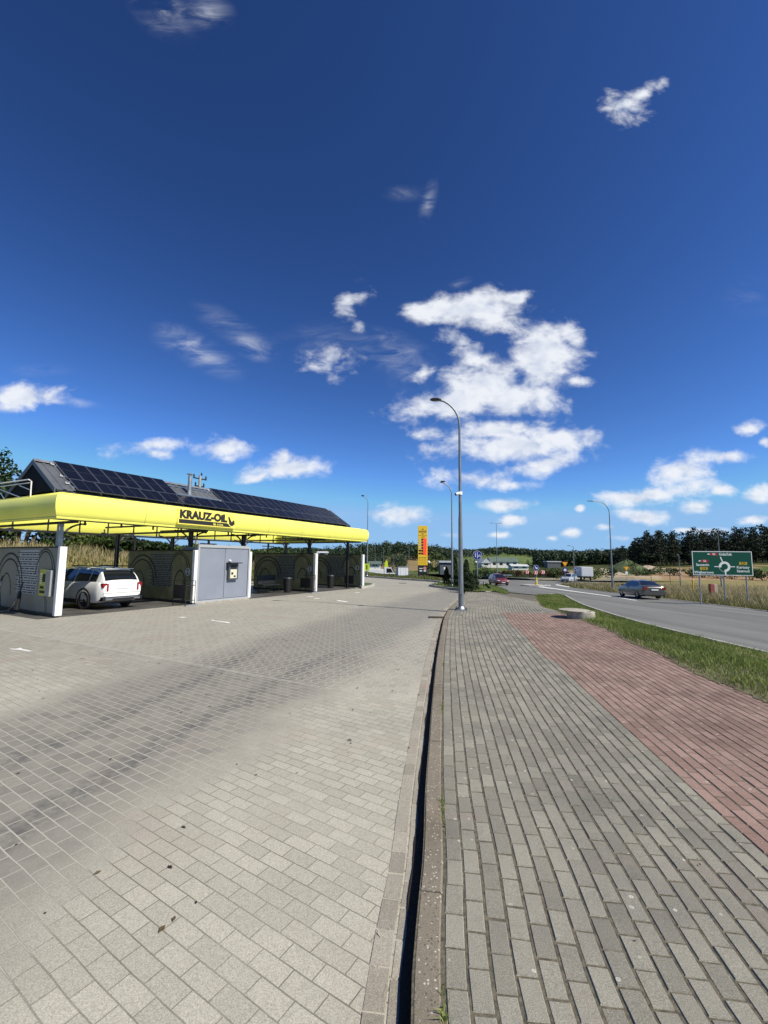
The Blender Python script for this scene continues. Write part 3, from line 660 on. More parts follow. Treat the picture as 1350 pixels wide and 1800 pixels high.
def blob_points(clumps, n, seed=0, inner=.55):
    r = np.random.default_rng(seed); cl = np.array([(c[0],c[1],c[2],c[3],c[4] if len(c) > 4 else c[3]) for c in clumps], float)
    wgt = cl[:,3]**2; k = r.choice(len(cl), n, p=wgt/wgt.sum()); d = r.normal(size=(n,3)); d /= np.linalg.norm(d, axis=1)[:, None]
    rad = r.uniform(inner, 1.06, n)**.6
    P = cl[k,:3]+d*np.stack([cl[k,3]*rad, cl[k,3]*rad, cl[k,4]*rad], 1)
    return P, r.random(len(cl))[k]
L_dark = leafmat('dark broadleaf', (.012,.028,.008), (.045,.085,.020), (.09,.12,.03))
L_mid = leafmat('green broadleaf', (.030,.060,.014), (.085,.135,.035), (.16,.19,.06))
L_con = leafmat('conifer needles', (.008,.020,.009), (.026,.050,.018), (.05,.075,.03), trans=.1)
L_pine = leafmat('pine needles', (.007,.015,.009), (.024,.042,.018), (.05,.07,.025), trans=.1)
L_will = leafmat('willow leaves', (.05,.075,.022), (.12,.15,.055))
L_far = leafmat('distant forest', (.016,.032,.016), (.040,.066,.030), (.06,.085,.035), trans=.1)
L_red = leafmat('red shrub leaves', (.05,.012,.010), (.11,.03,.018), (.06,.07,.02))
L_grass = leafmat('verge grass', (.095,.140,.026), (.215,.270,.070), (.38,.35,.16), trans=.3)
L_dry = leafmat('dry tall grass', (.24,.205,.10), (.50,.425,.25), (.10,.13,.04), trans=.3)
L_mead = leafmat('meadow grass', (.075,.10,.030), (.20,.20,.075), (.40,.34,.19), trans=.3)
M_bark = mat('bark', (.10,.07,.05), .9, var=.3, vscale=8)
M_pbark = mat('pine bark', (.07,.045,.03), .9, var=.3, vscale=4)

def trunk(h, r0, seed=0, lean=.02, r1=.3):
    r = random.Random(seed); pts = [(0,0,-.3)]; rs = [r0*1.15]
    for i in range(1, 7):
        f = i/6; pts.append((r.uniform(-1,1)*lean*h*f, r.uniform(-1,1)*lean*h*f, h*f)); rs.append(r0*(1-f*(1-r1)))
    return MB().tube(pts, rs, 8)
def broad_tree(name, loc, h, wid, label, cat, group=None, m=None, n=900, seed=0, low=.25, leaf=.35, wide_low=False):
    r = random.Random(seed); e = empty(name, loc, r.uniform(0,6), label, cat, group)
    tb = trunk(h*.8, .035*h**.9, seed); cl = []
    for i in range(11):
        a = r.uniform(0,6.28); f = r.uniform(low, .88); env = math.sin(math.pi*min(1,(f-low*.4)/(1-low*.4)))**.6
        rr = wid*.5*env*r.uniform(.3,.75); c = (rr*math.cos(a), rr*math.sin(a), h*f); cl.append((*c, wid*r.uniform(.16,.27), h*r.uniform(.09,.16)))
        tb.tube([(0,0,h*max(.1,f-.25)), (c[0]*.6,c[1]*.6,h*(f-.07)), c], [.012*h,.007*h,.003*h], 5)
    cl.append((0,0,h*.82,wid*.22,h*.17))
    tb.build('trunk', M_bark, e, True)
    P, t = blob_points(cl, n, seed, .35)
    link('crown', leafmesh(P, leaf, 'crown', t, seed=seed), m or L_mid, e); return e
def shrub(name, loc, h, wid, label, cat, group=None, m=None, n=400, seed=0, leaf=.14):
    r = random.Random(seed); e = empty(name, loc, 0, label, cat, group); cl = []; sb = MB()
    for i in range(9):
        a = r.uniform(0,6.28); q = wid*.5*r.uniform(.1,.7); f = r.uniform(.25,.8); c = (q*math.cos(a), q*math.sin(a), h*f)
        cl.append((*c, wid*r.uniform(.16,.26), h*r.uniform(.15,.24))); sb.tube([(c[0]*.15,c[1]*.15,-.1), c], [.02*h+.005,.006*h], 5)
    sb.build('stem', M_bark, e, True)
    P, t = blob_points(cl, n, seed, .3); P[:,2] = np.abs(P[:,2])
    link('foliage', leafmesh(P, leaf, 'foliage', t, seed=seed), m or L_mid, e); return e
def conifer(name, loc, h, wid, label, group, n=1500, seed=0, columnar=.5, leaf=.07, m=None):
    r = np.random.default_rng(seed); e = empty(name, loc, 0, label, 'conifer', group)
    MB().tube([(0,0,-.2),(0,0,h*.9)], [.03*h,.008*h], 6).build('trunk', M_bark, e, True)
    f = r.random(n)**.85; a = r.uniform(0, 6.28, n)
    prof = np.minimum(1, (f+.04)/.10)*(1-f)**columnar; lob = 1+.16*np.sin(a*3+f*17)+.10*np.sin(a*7-f*31)
    R_ = wid*.5*prof*lob*r.uniform(.62, 1.06, n); P = np.stack([R_*np.cos(a), R_*np.sin(a), f*h+.02], 1)
    link('foliage', leafmesh(P, leaf, 'foliage', .5+.5*np.sin(a*3+f*17), 1.5, up=.5, seed=seed), m or L_con, e); return e
def pine_proto(seed, h=15):
    r = random.Random(seed); rr = np.random.default_rng(seed); e = empty('pine_tree', (0,0,0), 0)
    tb = trunk(h*.93, .19, seed, .012, .25); cl = []
    base = r.uniform(.10,.22)
    for i in range(22):
        f = base+(1-base)*(i+.5)/22; w_ = 3.3*(1-((f-base)/(1-base))**2.4)*.95+.9; a = i*2.4+r.uniform(-.5,.5); q = w_*r.uniform(.35,.85)
        c = (q*math.cos(a), q*math.sin(a), h*f); cl.append((*c, w_*r.uniform(.34,.55), .55+.25*r.random()))
        tb.tube([(0,0,h*f-.5), c], [.06,.02], 4)
    cl.append((0,0,h*.96,1.5,1.1)); tb.build('trunk', M_pbark, e, True)
    P, t = blob_points(cl, 1100, seed, .2); link('crown', leafmesh(P, .66, 'crown', t, seed=seed), L_pine, e); return e
def place_tree_stuff(name, pts, hts, m, per=46, leaf=2.2, seed=0, wr=.30):
    r = np.random.default_rng(seed); n = len(pts); k = np.repeat(np.arange(n), per); d = r.normal(size=(n*per,3)); d /= np.linalg.norm(d, axis=1)[:, None]
    rad = r.uniform(.5, 1.05, n*per); h = hts[k]; P = np.stack([pts[k,0]+d[:,0]*rad*h*wr, pts[k,1]+d[:,1]*rad*h*wr, pts[k,2]+h*.52+d[:,2]*rad*h*.48], 1)
    me = leafmesh(P, leaf*(h/11), name, r.random(n)[k]*.8+.1, seed=seed); o = link(name, me, m); o['kind'] = 'stuff'; return o
def scatter(n, q0, q1, y0, y1, seed, cond=None):
    r = np.random.default_rng(seed); y = np.sqrt(r.uniform(y0*y0, y1*y1, n)); q = r.uniform(q0, q1, n); x = q*y
    if cond is not None: k = cond(x, y, q); x, y = x[k], y[k]
    return np.stack([x, y, H(x, y)-.3], 1)

# far woods that read as one mass
p = scatter(3600, -.9, 1.25, 540, 800, 1); place_tree_stuff('far_forest', p, rng.uniform(7,11,len(p)), L_far, 34, 2.6, 1)
p = scatter(900, .345, .60, 250, 345, 2); place_tree_stuff('valley_wood', p, rng.uniform(7,10.5,len(p)), L_far, 60, 1.5, 2)
a_ = rng.uniform(0, 6.28, 420); r_ = 62*np.sqrt(rng.random(420)); p = np.stack([-8+r_*np.cos(a_), 330+r_*.8*np.sin(a_), 0*a_], 1); p[:,2] = H(p[:,0], p[:,1])-.3
place_tree_stuff('knoll_wood', p, rng.uniform(7,11,420), L_far, 60, 1.5, 3)
p = scatter(520, -.42, .05, 170, 260, 4); place_tree_stuff('roadside_wood', p, rng.uniform(4.5,8.0,len(p)), L_far, 56, 1.1, 4)
p = scatter(220, .05, .36, 240, 330, 9, lambda x,y,q: (np.sin(q*60)+np.sin(y*.11) > .3)); place_tree_stuff('hedgerows', p, rng.uniform(2.5,5,len(p)), L_far, 40, 1.2, 9)

# pine wood on the right: single trees
protos = [pine_proto(50+i) for i in range(5)]
k = 0; used = set()
for row in range(9):
    Yr = 182+row*6.5; q = .535+.01*random.random()
    while q < .98:
        Y_ = Yr+random.uniform(-2.5,2.5); X_ = q*Y_+random.uniform(-1,1); i = random.randrange(5)
        edge = min(1, .50+.5*min(1,(q-.53)/.07)); sc = edge*random.uniform(.80,1.06)*(1.0 if row > 0 else .9)
        src = protos[i]
        if i in used: src = copy_tree(src)
        used.add(i); src.location = (X_, Y_, zH(X_, Y_)); src.rotation_euler = (0,0,random.uniform(0,6.28)); src.scale = (sc, sc, sc)
        tag(src, 'tall dark pine standing in the dense wood behind the green road sign', 'pine tree', 'pines of the wood behind the road sign'); k += 1
        q += (5.6+random.uniform(-1.3,1.3))/Y_*(1.0 if row < 3 else 1.5)
# brush between the pines and the field so that no light shows under the wood
p = scatter(420, .53, .99, 186, 245, 12); place_tree_stuff('wood_undergrowth', p, rng.uniform(2.5,5.0,len(p)), L_pine, 36, 1.1, 12, .42)

# ------------------------------------------------------------------ grass
def blades(name, P, h, wd, m, lean=.35, seed=0, tint=None):
    r = np.random.default_rng(seed); n = len(P); a = r.uniform(0,6.28,n); b = r.uniform(0,6.28,n); h = np.broadcast_to(h, n)*r.uniform(.55,1.25,n)
    wv = np.stack([np.cos(a), np.sin(a), 0*a], 1)*(np.broadcast_to(wd, n)*.5)[:,None]; lv = np.stack([np.cos(b), np.sin(b), 0*b], 1)*(h*lean*r.uniform(.3,1.5,n))[:,None]
    up_ = np.stack([0*h, 0*h, h], 1)
    V_ = np.stack([P-wv, P+wv, P+wv*.8+up_*.55+lv*.35, P-wv*.8+up_*.55+lv*.35, P+up_+lv], 1).reshape(-1,3)
    base = (np.arange(n)*5)[:,None]; F_ = np.concatenate([base+np.array([[0,1,2,3]]), base+np.array([[3,2,4,4]])])
    # last one is a triangle: build both sets as triangles instead
    T_ = np.concatenate([base+np.array([[0,1,2]]), base+np.array([[0,2,3]]), base+np.array([[3,2,4]])])
    me = mesh_np(V_, T_, name); t = r.random(n) if tint is None else np.clip(tint+r.normal(0,.15,n),0,1)
    a_ = me.attributes.new('tint','FLOAT','POINT'); a_.data.foreach_set('value', np.repeat(t,5).astype(np.float32))
    o = link(name, me, m); o['kind'] = 'stuff'; return o
def grass_in(name, poly, n, h, wd, m, off, seed, dens=None, **k):
    r = np.random.default_rng(seed); xs = [p[0] for p in poly]; ys = [p[1] for p in poly]
    out = []
    x = r.uniform(min(xs), max(xs), n*3); y = r.uniform(min(ys), max(ys), n*3); q = inpoly(x, y, poly)
    if dens is not None: q &= r.random(len(x)) < dens(x, y)
    x, y = x[q][:n], y[q][:n]; P = np.stack([x, y, H(x,y)+off], 1)
    patch = .5+.28*fbm2(x*.9, y*.9, seed)
    hh = h*(1+.35*fbm2(x*1.6, y*1.6, seed+1)) if np.isscalar(h) else h
    return blades(name, P, np.maximum(hh, .03), wd, m, seed=seed, tint=patch, **k)
soil = mat('verge soil', (.085,.080,.040), 1.0, var=.5, vscale=2.2, bump=1.0, bscale=40, dirt=((.22,.19,.13), .7))
jag = random.Random(3)
vr = []
for (x_, y_) in walk_right:
    vr.append((x_, y_))
vr_f = []
for (a, b) in zip(vr, vr[1:]):
    for s_ in range(22):
        f = s_/22; vr_f.append((a[0]+(b[0]-a[0])*f+jag.uniform(-.05,.05)+.05*math.sin((a[1]+(b[1]-a[1])*f)*2.3), a[1]+(b[1]-a[1])*f))
vr_f += [(6.95,18.8),(7.4,20.9),(e_tip.x,e_tip.y)]
tipc = [crn[1], crn[0]]
verge_poly = vr_f+[(p.x,p.y) for p in tipc]+[(p.x-.14,p.y) for p in near_pts[::-1]]
sheet('verge_soil', verge_poly, .008, soil, .8)
near_x = lambda y: np.interp(y, [q[1] for q in vr_f], [q[0] for q in vr_f])
grass_in('verge_grass', [p for p in verge_poly if p[1] > 2.5] and verge_poly, 120000, .095, .014, L_grass, .0, 21, dens=lambda x,y: np.clip((x-near_x(y)+.02)/.22, .25, 1)*np.where(y > 3, 1, 0)*(1.0/(1+np.maximum(y-10,0)*.02)), lean=.7)
strip = [(a-.16,b) for a,b in vr_f if b > 2]+[(a+.28,b) for a,b in vr_f[::-1] if b > 2]
grass_in('verge_straw', strip, 7000, .012, .014, L_dry, .010, 29, lean=4.0, dens=lambda x,y: np.clip(1.1-np.abs(x-near_x(y)-.04)/.2, .04, 1))
isl_poly = [(p.x,p.y) for p in isl_tip]+[(7.2,34.5),(11,44)]+[(p.x,p.y) for p in isl_r[::-1]]+[(e_a.x,e_a.y),(e_b.x,e_b.y),(e_c.x,e_c.y),(e_d.x-.1,e_d.y)]
lawn = mat('lawn turf', (.065,.095,.028), 1.0, var=.35, vscale=2.5, bump=.8, bscale=30)
sheet('hedge_island_turf', isl_poly, .05, lawn, 1.5); grass_in('island_grass', isl_poly, 16000, .10, .03, L_grass, .05, 22)
kerb('yard_kerb', isl_tip[::-1]+[e_d-Vector((.1,0,0))] if False else [isl_tip[0],*isl_tip[1:]], .12, .06, M_kerb2, side=-1)
fk = far_k; kerb('yard_kerb', fk, .12, .06, M_kerb2, side=1)
fl = [(p.x,p.y+.1) for p in fk]+[(-14,51)]+[(-14,62),(-2,66),(8,62),(12,56),(10,50)]
sheet('roadside_turf', fl, .03, lawn, 2); grass_in('roadside_grass', fl, 24000, .13, .05, L_mead, .03, 23)
li = [onH(*q, YARD) for q in ((632,1034.5),(645,1033),(657,1029.5),(650,1027.6),(632,1026))]
sheet('wash_end_turf', [(p.x,p.y) for p in li], .04, lawn, 2); kerb('yard_kerb', chaikin(li[:4],2), .15, .05, M_kerb2, side=1)
far_off = lambda y: np.interp(y, [a for a,b in FARE], [b for a,b in FARE])
mead = [(b+.15,a) for a,b in FARE if a > 5]+[(60,72),(75,60),(60,20),(40,6)]
grass_in('tall_meadow_grass', mead, 70000, .50, .035, L_dry, -.1, 24, dens=lambda x,y: np.clip((x-far_off(y))/3+.12,0,1)*(1/(1+((x-far_off(y))*.10)**2)), lean=.45)
grass_in('green_meadow_grass', mead, 46000, .42, .05, L_mead, -.1, 25, dens=lambda x,y: np.clip(1.2-(x-far_off(y)-1.0)/9,0,1), lean=.5)
bank = [(st(s_,t_).x, st(s_,t_).y) for s_,t_ in ((-4,-26.4),(44,-26.4),(50,-36),(-4,-36))]
def bdens(x,y):
    s_ = x*E1.x+y*E1.y; t_ = x*E2.x+y*E2.y; return np.where(t_ < -29.6, .9, .07)*np.where(s_ > 24, .3, 1)
grass_in('bank_dry_grass', bank, 26000, .5, .04, L_dry, -.1, 26, dens=bdens, lean=.3)
grass_in('bank_green_grass', bank, 26000, .35, .06, L_mead, -.1, 27, dens=lambda x,y: np.where((x*E2.x+y*E2.y) > -30, .9, .4), lean=.5)

# shrubs and trees one can tell apart
r = random.Random(11)
for i in range(15):                       # behind the grass bank
    s_ = -1+i*2.9+r.uniform(-.6,.6); t_ = -34.5+r.uniform(-1,1.2); q = st(s_, t_); h_ = (4.7+r.uniform(-.4,.7))*(1 if i < 7 else .55)
    shrub('tall_bush', (q.x,q.y,zH(q.x,q.y)-.5), h_*.92, 5.2, 'tall dark bush in the dense row on the grass bank behind the car wash', 'bush', 'tall bushes on the bank behind the car wash', L_dark if i%3 else L_mid, 3400, 100+i, .27)
q = at(-14, 900, 34); broad_tree('tall_tree', (q.x,q.y,zH(q.x,q.y)), 8.4, 5.2, 'tall tree rising above the yellow canopy at the left edge', 'tree', None, L_dark, 2600, 77, .2, .3)
HED = [(785,1028,31,13,.6,'slim pointed conifer, leftmost of the row by the sidewalk lamp'),(800,1029,46,12,.3,'narrow upright conifer standing just left of the sidewalk lamp pole'),(806,1032,25,17,.2,'low rounded conifer at the foot of the sidewalk lamp row'),
       (820,1035,50,14,.35,'tallest upright conifer just right of the sidewalk lamp pole'),(824,1038,30,20,.2,'broad bushy conifer right of the sidewalk lamp pole'),(833,1037,27,17,.25,'round dark conifer nearest the blue round sign')]
for i, (px, py, hh, ww, cf, lb) in enumerate(HED):
    g_ = onH(px, py, .05); kx = g_.y/F; conifer('conifer', (g_.x,g_.y,g_.z), hh*kx*1.03, ww*kx*1.15, lb, 'conifers planted at the end of the sidewalk', 2600, 30+i, cf, .055)
q = at(765,1004,150); broad_tree('willow', (q.x,q.y,zH(q.x,q.y)), 6.6, 8.5, 'round pale green willow just right of the yellow price board', 'tree', None, L_will, 1500, 61, .0, .6)
SH = [(1160,1010,125,2.6,6),(1185,1008,120,2.4,7),(1212,1009,118,2.8,6),(1236,1010,112,3.2,6),(1262,1010,110,3.0,6),(1290,1012,106,3.2,7),(1320,1010,104,3.0,6),(1342,1010,100,3.0,5),(1052,1012,105,2.6,6),(1078,1012,108,2.6,5),(1120,1000,118,4.2,5),(1140,1011,120,2.0,6)]
for i,(px,py,Y_,h_,w_) in enumerate(SH):
    q = at(px,py,Y_); shrub('field_shrub', (q.x,q.y,zH(q.x,q.y)-.1), h_, w_, 'dark shrub in the hedge line beyond the meadow behind the road sign', 'shrub', 'shrubs beyond the meadow on the right', L_dark if i%2 else L_mid, 420, 200+i, .36)
for i,(px,Y_,h_,w_) in enumerate([(852,100,3.0,4),(862,104,2.4,4),(842,96,2.2,4),(893,104,2.0,3.5),(975,100,2.8,4),(962,108,2.4,4),(1045,98,2.4,4)]):
    q = at(px,1005,Y_); shrub('roadside_shrub', (q.x,q.y,zH(q.x,q.y)-.1), h_, w_, 'green shrub growing beyond the roundabout', 'shrub', 'green shrubs beyond the roundabout', L_mid, 420, 240+i, .3)
# planting on the roundabout island
ringp = lambda a,k: (CEN.x+14*k*math.cos(a), CEN.y+13*k*math.sin(a))
isl = [ringp(a,1) for a in np.linspace(0,2*math.pi,41)[:-1]]
sheet('roundabout_island', isl, .15, lawn, 3)
ki = [Vector((*ringp(a,1),0)) for a in np.linspace(0,2*math.pi,61)]; kerb('island_kerb', ki, .2, .16, M_kerb2, side=1)
grass_in('roundabout_grass', isl, 9000, .3, .08, L_mead, .15, 28)
for i in range(13):
    a = math.pi*(1.06+.88*i/12); x_, y_ = ringp(a, .66)
    shrub('red_shrub', (x_,y_,zH(x_,y_)), 1.5+.3*r.random(), 3.2, 'dark red leaved shrub on the roundabout behind the arrow boards', 'shrub', 'red shrubs on the roundabout', L_red, 320, 300+i, .3)
for i in range(22):
    a = math.pi*(1.02+.96*i/21); x_, y_ = ringp(a, .86)
    shrub('low_hedge_plant', (x_,y_,zH(x_,y_)), .8, 2.4, 'low green clipped plant along the roundabout kerb', 'hedge plant', 'low green hedge plants round the roundabout', L_dark, 200, 330+i, .22)
# green mound and sand heaps right of the road lamp
def mound(name, px, py, Y_, rx, ry, h, m, seed):
    c = at(px, py, Y_); z0 = zH(c.x, c.y)-.2; r_ = np.random.default_rng(seed); n, k_ = 26, 10; mb = MB()
    for i in range(k_):
        f = i/(k_-1)
        for j in range(n):
            a = 2*math.pi*j/n; rr = (1-f)*(1+.10*math.sin(3*a+seed)+.05*math.sin(7*a)); mb.v.append((c.x+rx*rr*math.cos(a), c.y+ry*rr*math.sin(a), z0+h*(f**.8)*(1+.05*math.sin(5*a+f*9))))
    for i in range(k_-1):
        for j in range(n): mb.f.append((i*n+j, i*n+(j+1)%n, (i+1)*n+(j+1)%n, (i+1)*n+j))
    o = mb.build(name, m, None, True); o['kind'] = 'structure'
M_turf2 = mat('overgrown mound', (.055,.080,.028), 1.0, var=.5, vscale=.8, bump=1, bscale=3); M_sandy = mat('bare sandy soil', (.33,.27,.20), 1.0, var=.25, vscale=.6, bump=1, bscale=3)
mound('earth_mound', 1103, 1000, 130, 7.5, 7.5, 4.2, M_turf2, 1); mound('sand_heap', 1138, 998, 140, 10, 7, 2.2, M_sandy, 2); mound('sand_heap', 1058, 1003, 128, 8, 6, 1.7, M_sandy, 3)

# ------------------------------------------------------------------ things: materials
M_yel = mat('yellow fascia sheeting', (.83,.82,.15), .42, var=.05, vscale=.6)
M_galv = mat('galvanised steel', (.36,.38,.40), .45, .75, var=.15, vscale=4)
M_pole = mat('painted grey pole', (.19,.21,.23), .5, .35, var=.12, vscale=3)
M_dark = mat('dark steel', (.030,.033,.038), .5, .5, var=.2, vscale=5)
M_black = mat('black plastic', (.012,.012,.013), .5)
M_rubber = mat('tyre rubber', (.018,.018,.019), .85, var=.3, vscale=20)
M_white = mat('white coated metal', (.78,.78,.75), .45, var=.06, vscale=3, dirt=((.45,.43,.38), .35))
M_roof = mat('trapezoidal roof sheet', (.12,.13,.145), .5, .3, var=.15, vscale=1)
M_gable = mat('dark gable cladding', (.008,.011,.014), .8, spec=.15)
M_pv = mat('solar cells', (.006,.007,.012), .28, .0, var=.2, vscale=2, spec=.28)
M_alu = mat('aluminium frame', (.42,.43,.45), .35, .9)
M_cab = mat('blue grey cabinet sheet', (.235,.26,.315), .55, .15, var=.04, vscale=1.5)
M_cabf = mat('pale cabinet frame', (.40,.42,.44), .5, .2)
M_pan = mat('printed wall panel', (.24,.238,.185), .55, var=.10, vscale=1.2, dirt=((.16,.16,.13), .5))
M_pany = mat('printed yellow panel', (.215,.207,.095), .55, var=.35, vscale=1.2)
M_ink = mat('black print', (.014,.014,.014), .6); M_inkg = mat('grey print', (.44,.45,.42), .6)
M_orange = mat('orange yellow sign face', (.86,.55,.03), .4); M_logoy = mat('logo panel yellow', (.84,.74,.13), .4)
M_green = mat('green sign sheeting', (.002,.075,.045), .5, spec=.3); M_signw = mat('white sign sheeting', (.80,.82,.80), .35)
M_signr = mat('red sign sheeting', (.42,.015,.03), .35); M_signy = mat('amber sign sheeting', (.62,.40,.03), .35); M_signb = mat('blue sign sheeting', (.012,.035,.24), .35)
M_lime = mat('lime sign face', (.55,.72,.02), .4)
M_led = bpy.data.materials.new('red led digits'); M_led.use_nodes = True
_p = M_led.node_tree.nodes['Principled BSDF']; _p.inputs['Base Color'].default_value = (.5,.02,.01,1); _p.inputs['Emission Color'].default_value = (1,.09,.03,1); _p.inputs['Emission Strength'].default_value = .75
M_glass = mat('tinted car glass', (.010,.012,.014), .06, 0, spec=.8, coat=.5)
M_conc = mat('rough concrete', (.34,.32,.27), .95, var=.25, vscale=5, bump=.8, bscale=60, dirt=((.14,.13,.10), .6))

def text(name, s, size, m, parent, loc, rot, ext=.004, bold=0.0, align='LEFT', sx=1.0):
    cu = bpy.data.curves.new(name, 'FONT'); cu.body = s; cu.size = size; cu.extrude = ext; cu.offset = bold; cu.align_x = align; cu.resolution_u = 3
    tmp = bpy.data.objects.new('tmp', cu); col.objects.link(tmp)
    me = bpy.data.meshes.new_from_object(tmp.evaluated_get(bpy.context.evaluated_depsgraph_get()))
    bpy.data.objects.remove(tmp); me.materials.clear(); me.materials.append(m); me.shade_flat()
    o = bpy.data.objects.new(name, me); col.objects.link(o)
    if parent is not None: o.parent = parent
    o.location = loc; o.rotation_euler = rot; o.scale = (sx, 1, 1); return o

# ------------------------------------------------------------------ street lamps
def lamp(base, h, r0, arm, head_dir, rbend=1.0, label='', group='street lamps', rise=.05, double=False, plate=True, headlen=.65, n=12):
    e = empty('street_lamp', base, 0, label, 'street lamp', group); d = Vector((math.cos(head_dir), math.sin(head_dir), 0))
    pb = MB(); zs = [0, h*.42, h*.44, h-rbend]; rs = [r0, r0*.72, r0*.60, r0*.42]
    pb.tube([(0,0,z) for z in zs], rs, n); pb.build('pole', M_pole, e, True)
    for k_, dd in enumerate([d]+([-d] if double else [])):
        pts = []
        for i in range(9):
            a = math.pi/2*i/8; pts.append(dd*(rbend*.9*(1-math.cos(a)))+Vector((0,0,h-rbend+rbend*math.sin(a))))
        pts.append(dd*arm+Vector((0,0,h+rise)))
        MB().tube([(0,0,h-rbend-.05)]+[tuple(p) for p in pts], r0*.38, 8).build('arm', M_pole, e, True)
        hb = MB(); L = headlen; a = pts[-1]; u_ = Vector((-dd.y, dd.x, 0)); rows = []
        for f, w_, t_ in ((0,.04,.035),(.12,.07,.05),(.3,.13,.045),(.75,.14,.035),(1,.06,.02)):
            c = a+dd*(L*f-.1)+Vector((0,0,rise*.3*f)); rows.append([c+u_*w_, c+u_*w_*.8+Vector((0,0,t_)), c-u_*w_*.8+Vector((0,0,t_)), c-u_*w_, c-u_*w_*.8-Vector((0,0,t_*.6)), c+u_*w_*.8-Vector((0,0,t_*.6))])
        vs_ = [tuple(p) for r_ in rows for p in r_]; fs = [(i*6+j, i*6+(j+1)%6, (i+1)*6+(j+1)%6, (i+1)*6+j) for i in range(4) for j in range(6)]+[tuple(range(6)), tuple(range(24,30))]
        hb.add(vs_, fs).build('lamp_head', M_dark, e)
    if plate:
        p_ = MB(); p_.box(-.2,.2,-.2,.2,0,.03,.006); p_.lathe([(r0*1.5,.03),(r0*1.45,.06),(r0*1.05,.14)], 16); p_.build('base_plate', M_galv, e)
        for sx in (-1,1):
            for sy in (-1,1): MB().lathe([(.028,.03),(.028,.07),(.014,.075),(.014,.12)], 6, (sx*.15,sy*.15,0)).build('anchor_bolt', M_dark, e)
        MB().box(-.045,.045,-r0*.97-.02,-r0*.9,.55,.95,.01).build('service_door', M_pole, e)
    return e
b = gp(810.5,1072.5); main_lamp = lamp(b, 7.80, .098, .78, math.pi, 1.0, 'tall grey street lamp at the sidewalk kerb with a white camera on its pole', rise=.0, headlen=.42, n=24)
def lamp_px(px, py, ptop, head_px, label, r0=.08, depth=None, h=None, base_off=0.0, arm=1.0, rb=1.0, **k):
    g_ = onH(px, py) if depth is None else None
    if depth is not None:
        q = at(px, py, depth); g_ = Vector((q.x, q.y, zH(q.x, q.y)))
    top = at(px, ptop, g_.y); reach = (head_px-px)/F*g_.y
    a = 0 if reach > 0 else math.pi
    return lamp((g_.x,g_.y,g_.z+base_off), top.z-g_.z-base_off, r0, abs(reach) if arm is None else arm, a, rb, label, **k)
lamp_px(795,1031,848,777,'thin grey street lamp among the conifers just left of the tall sidewalk lamp', arm=.55, rb=.9, headlen=.3)
lamp_px(645,1013,872,638,'grey street lamp right of the car wash end, carrying a lime sign', arm=.5, rb=.8, headlen=.3)
lamp_px(1077,1035,882,1040,'tall street lamp beyond the road, left of the grey sedan', r0=.11, depth=50, arm=2.0, rb=1.4, headlen=.6)
lamp_px(874,1006,920,880,'double armed street lamp behind the dark red car', r0=.11, depth=92, arm=.9, rb=.25, double=True, headlen=.5, plate=False)
lamp_px(1010,1026,960,1003,'street lamp with a short arm beside the white box truck', r0=.10, depth=66, arm=.6, rb=.2, headlen=.4, plate=False)
lamp_px(1268,1024,933,1249,'street lamp rising behind the green road sign', r0=.10, depth=62, arm=1.4, rb=.8, headlen=.5, plate=False)
lamp_px(1196,1023,975,1193,'short street lamp in the meadow left of the green road sign', r0=.09, depth=64, arm=.25, rb=.12, headlen=.3, plate=False)
for px, Y_, pt, lb in ((659,95,963,'distant grey post above the white panel van'),(674,98,963,'distant grey post right of the white panel van'),(692,104,975,'distant post behind the electrical cabinets'),(719,92,960,'distant tall post just left of the price board'),(823,80,965,'thin distant post right of the sidewalk lamp'),
                       (545,120,962,'distant post seen above the fourth wash bay wall'),(490,120,962,'distant post seen above the third wash bay'),(612,118,965,'distant post beside the last canopy column')):
    lamp_px(px, 1000, pt, px-5, lb, r0=.08, depth=Y_, arm=.5, rb=.2, plate=False, headlen=.35, n=6)
# camera on the main lamp
c = at(807.6,868.5,b.y); e = empty('security_camera', c, 0, 'white bullet camera clamped to the tall sidewalk lamp pole', 'camera')
MB().tube([(-.02,-.10,.02),(-.15,-.14,-.03)], .052, 14).build('housing', M_white, e, True); MB().tube([(-.145,-.139,-.028),(-.175,-.148,-.04)], .048, 14).build('lens', M_black, e, True)
MB().tube([(.02,0,.04),(-.03,-.06,.02)], .035, 10).tube([(.02,0,-.03),(.02,0,.09)], .085, 14).build('bracket', M_white, e, True)

# ------------------------------------------------------------------ car wash
W_ = empty('car_wash', st(0,0,0), 0, 'open self service car wash with bright yellow canopy and solar panels on its gable roof', 'car wash')
ROT = math.pi/2-AZ                        # local x runs along the front, local y away from the yard
W_.rotation_euler = (0,0,ROT); WS = .93; W_.scale = (WS,WS,WS); W_.location = (0,0,EYE*(1-WS))
GZ = (YARD-EYE*(1-WS))/WS                  # yard level in wash coordinates
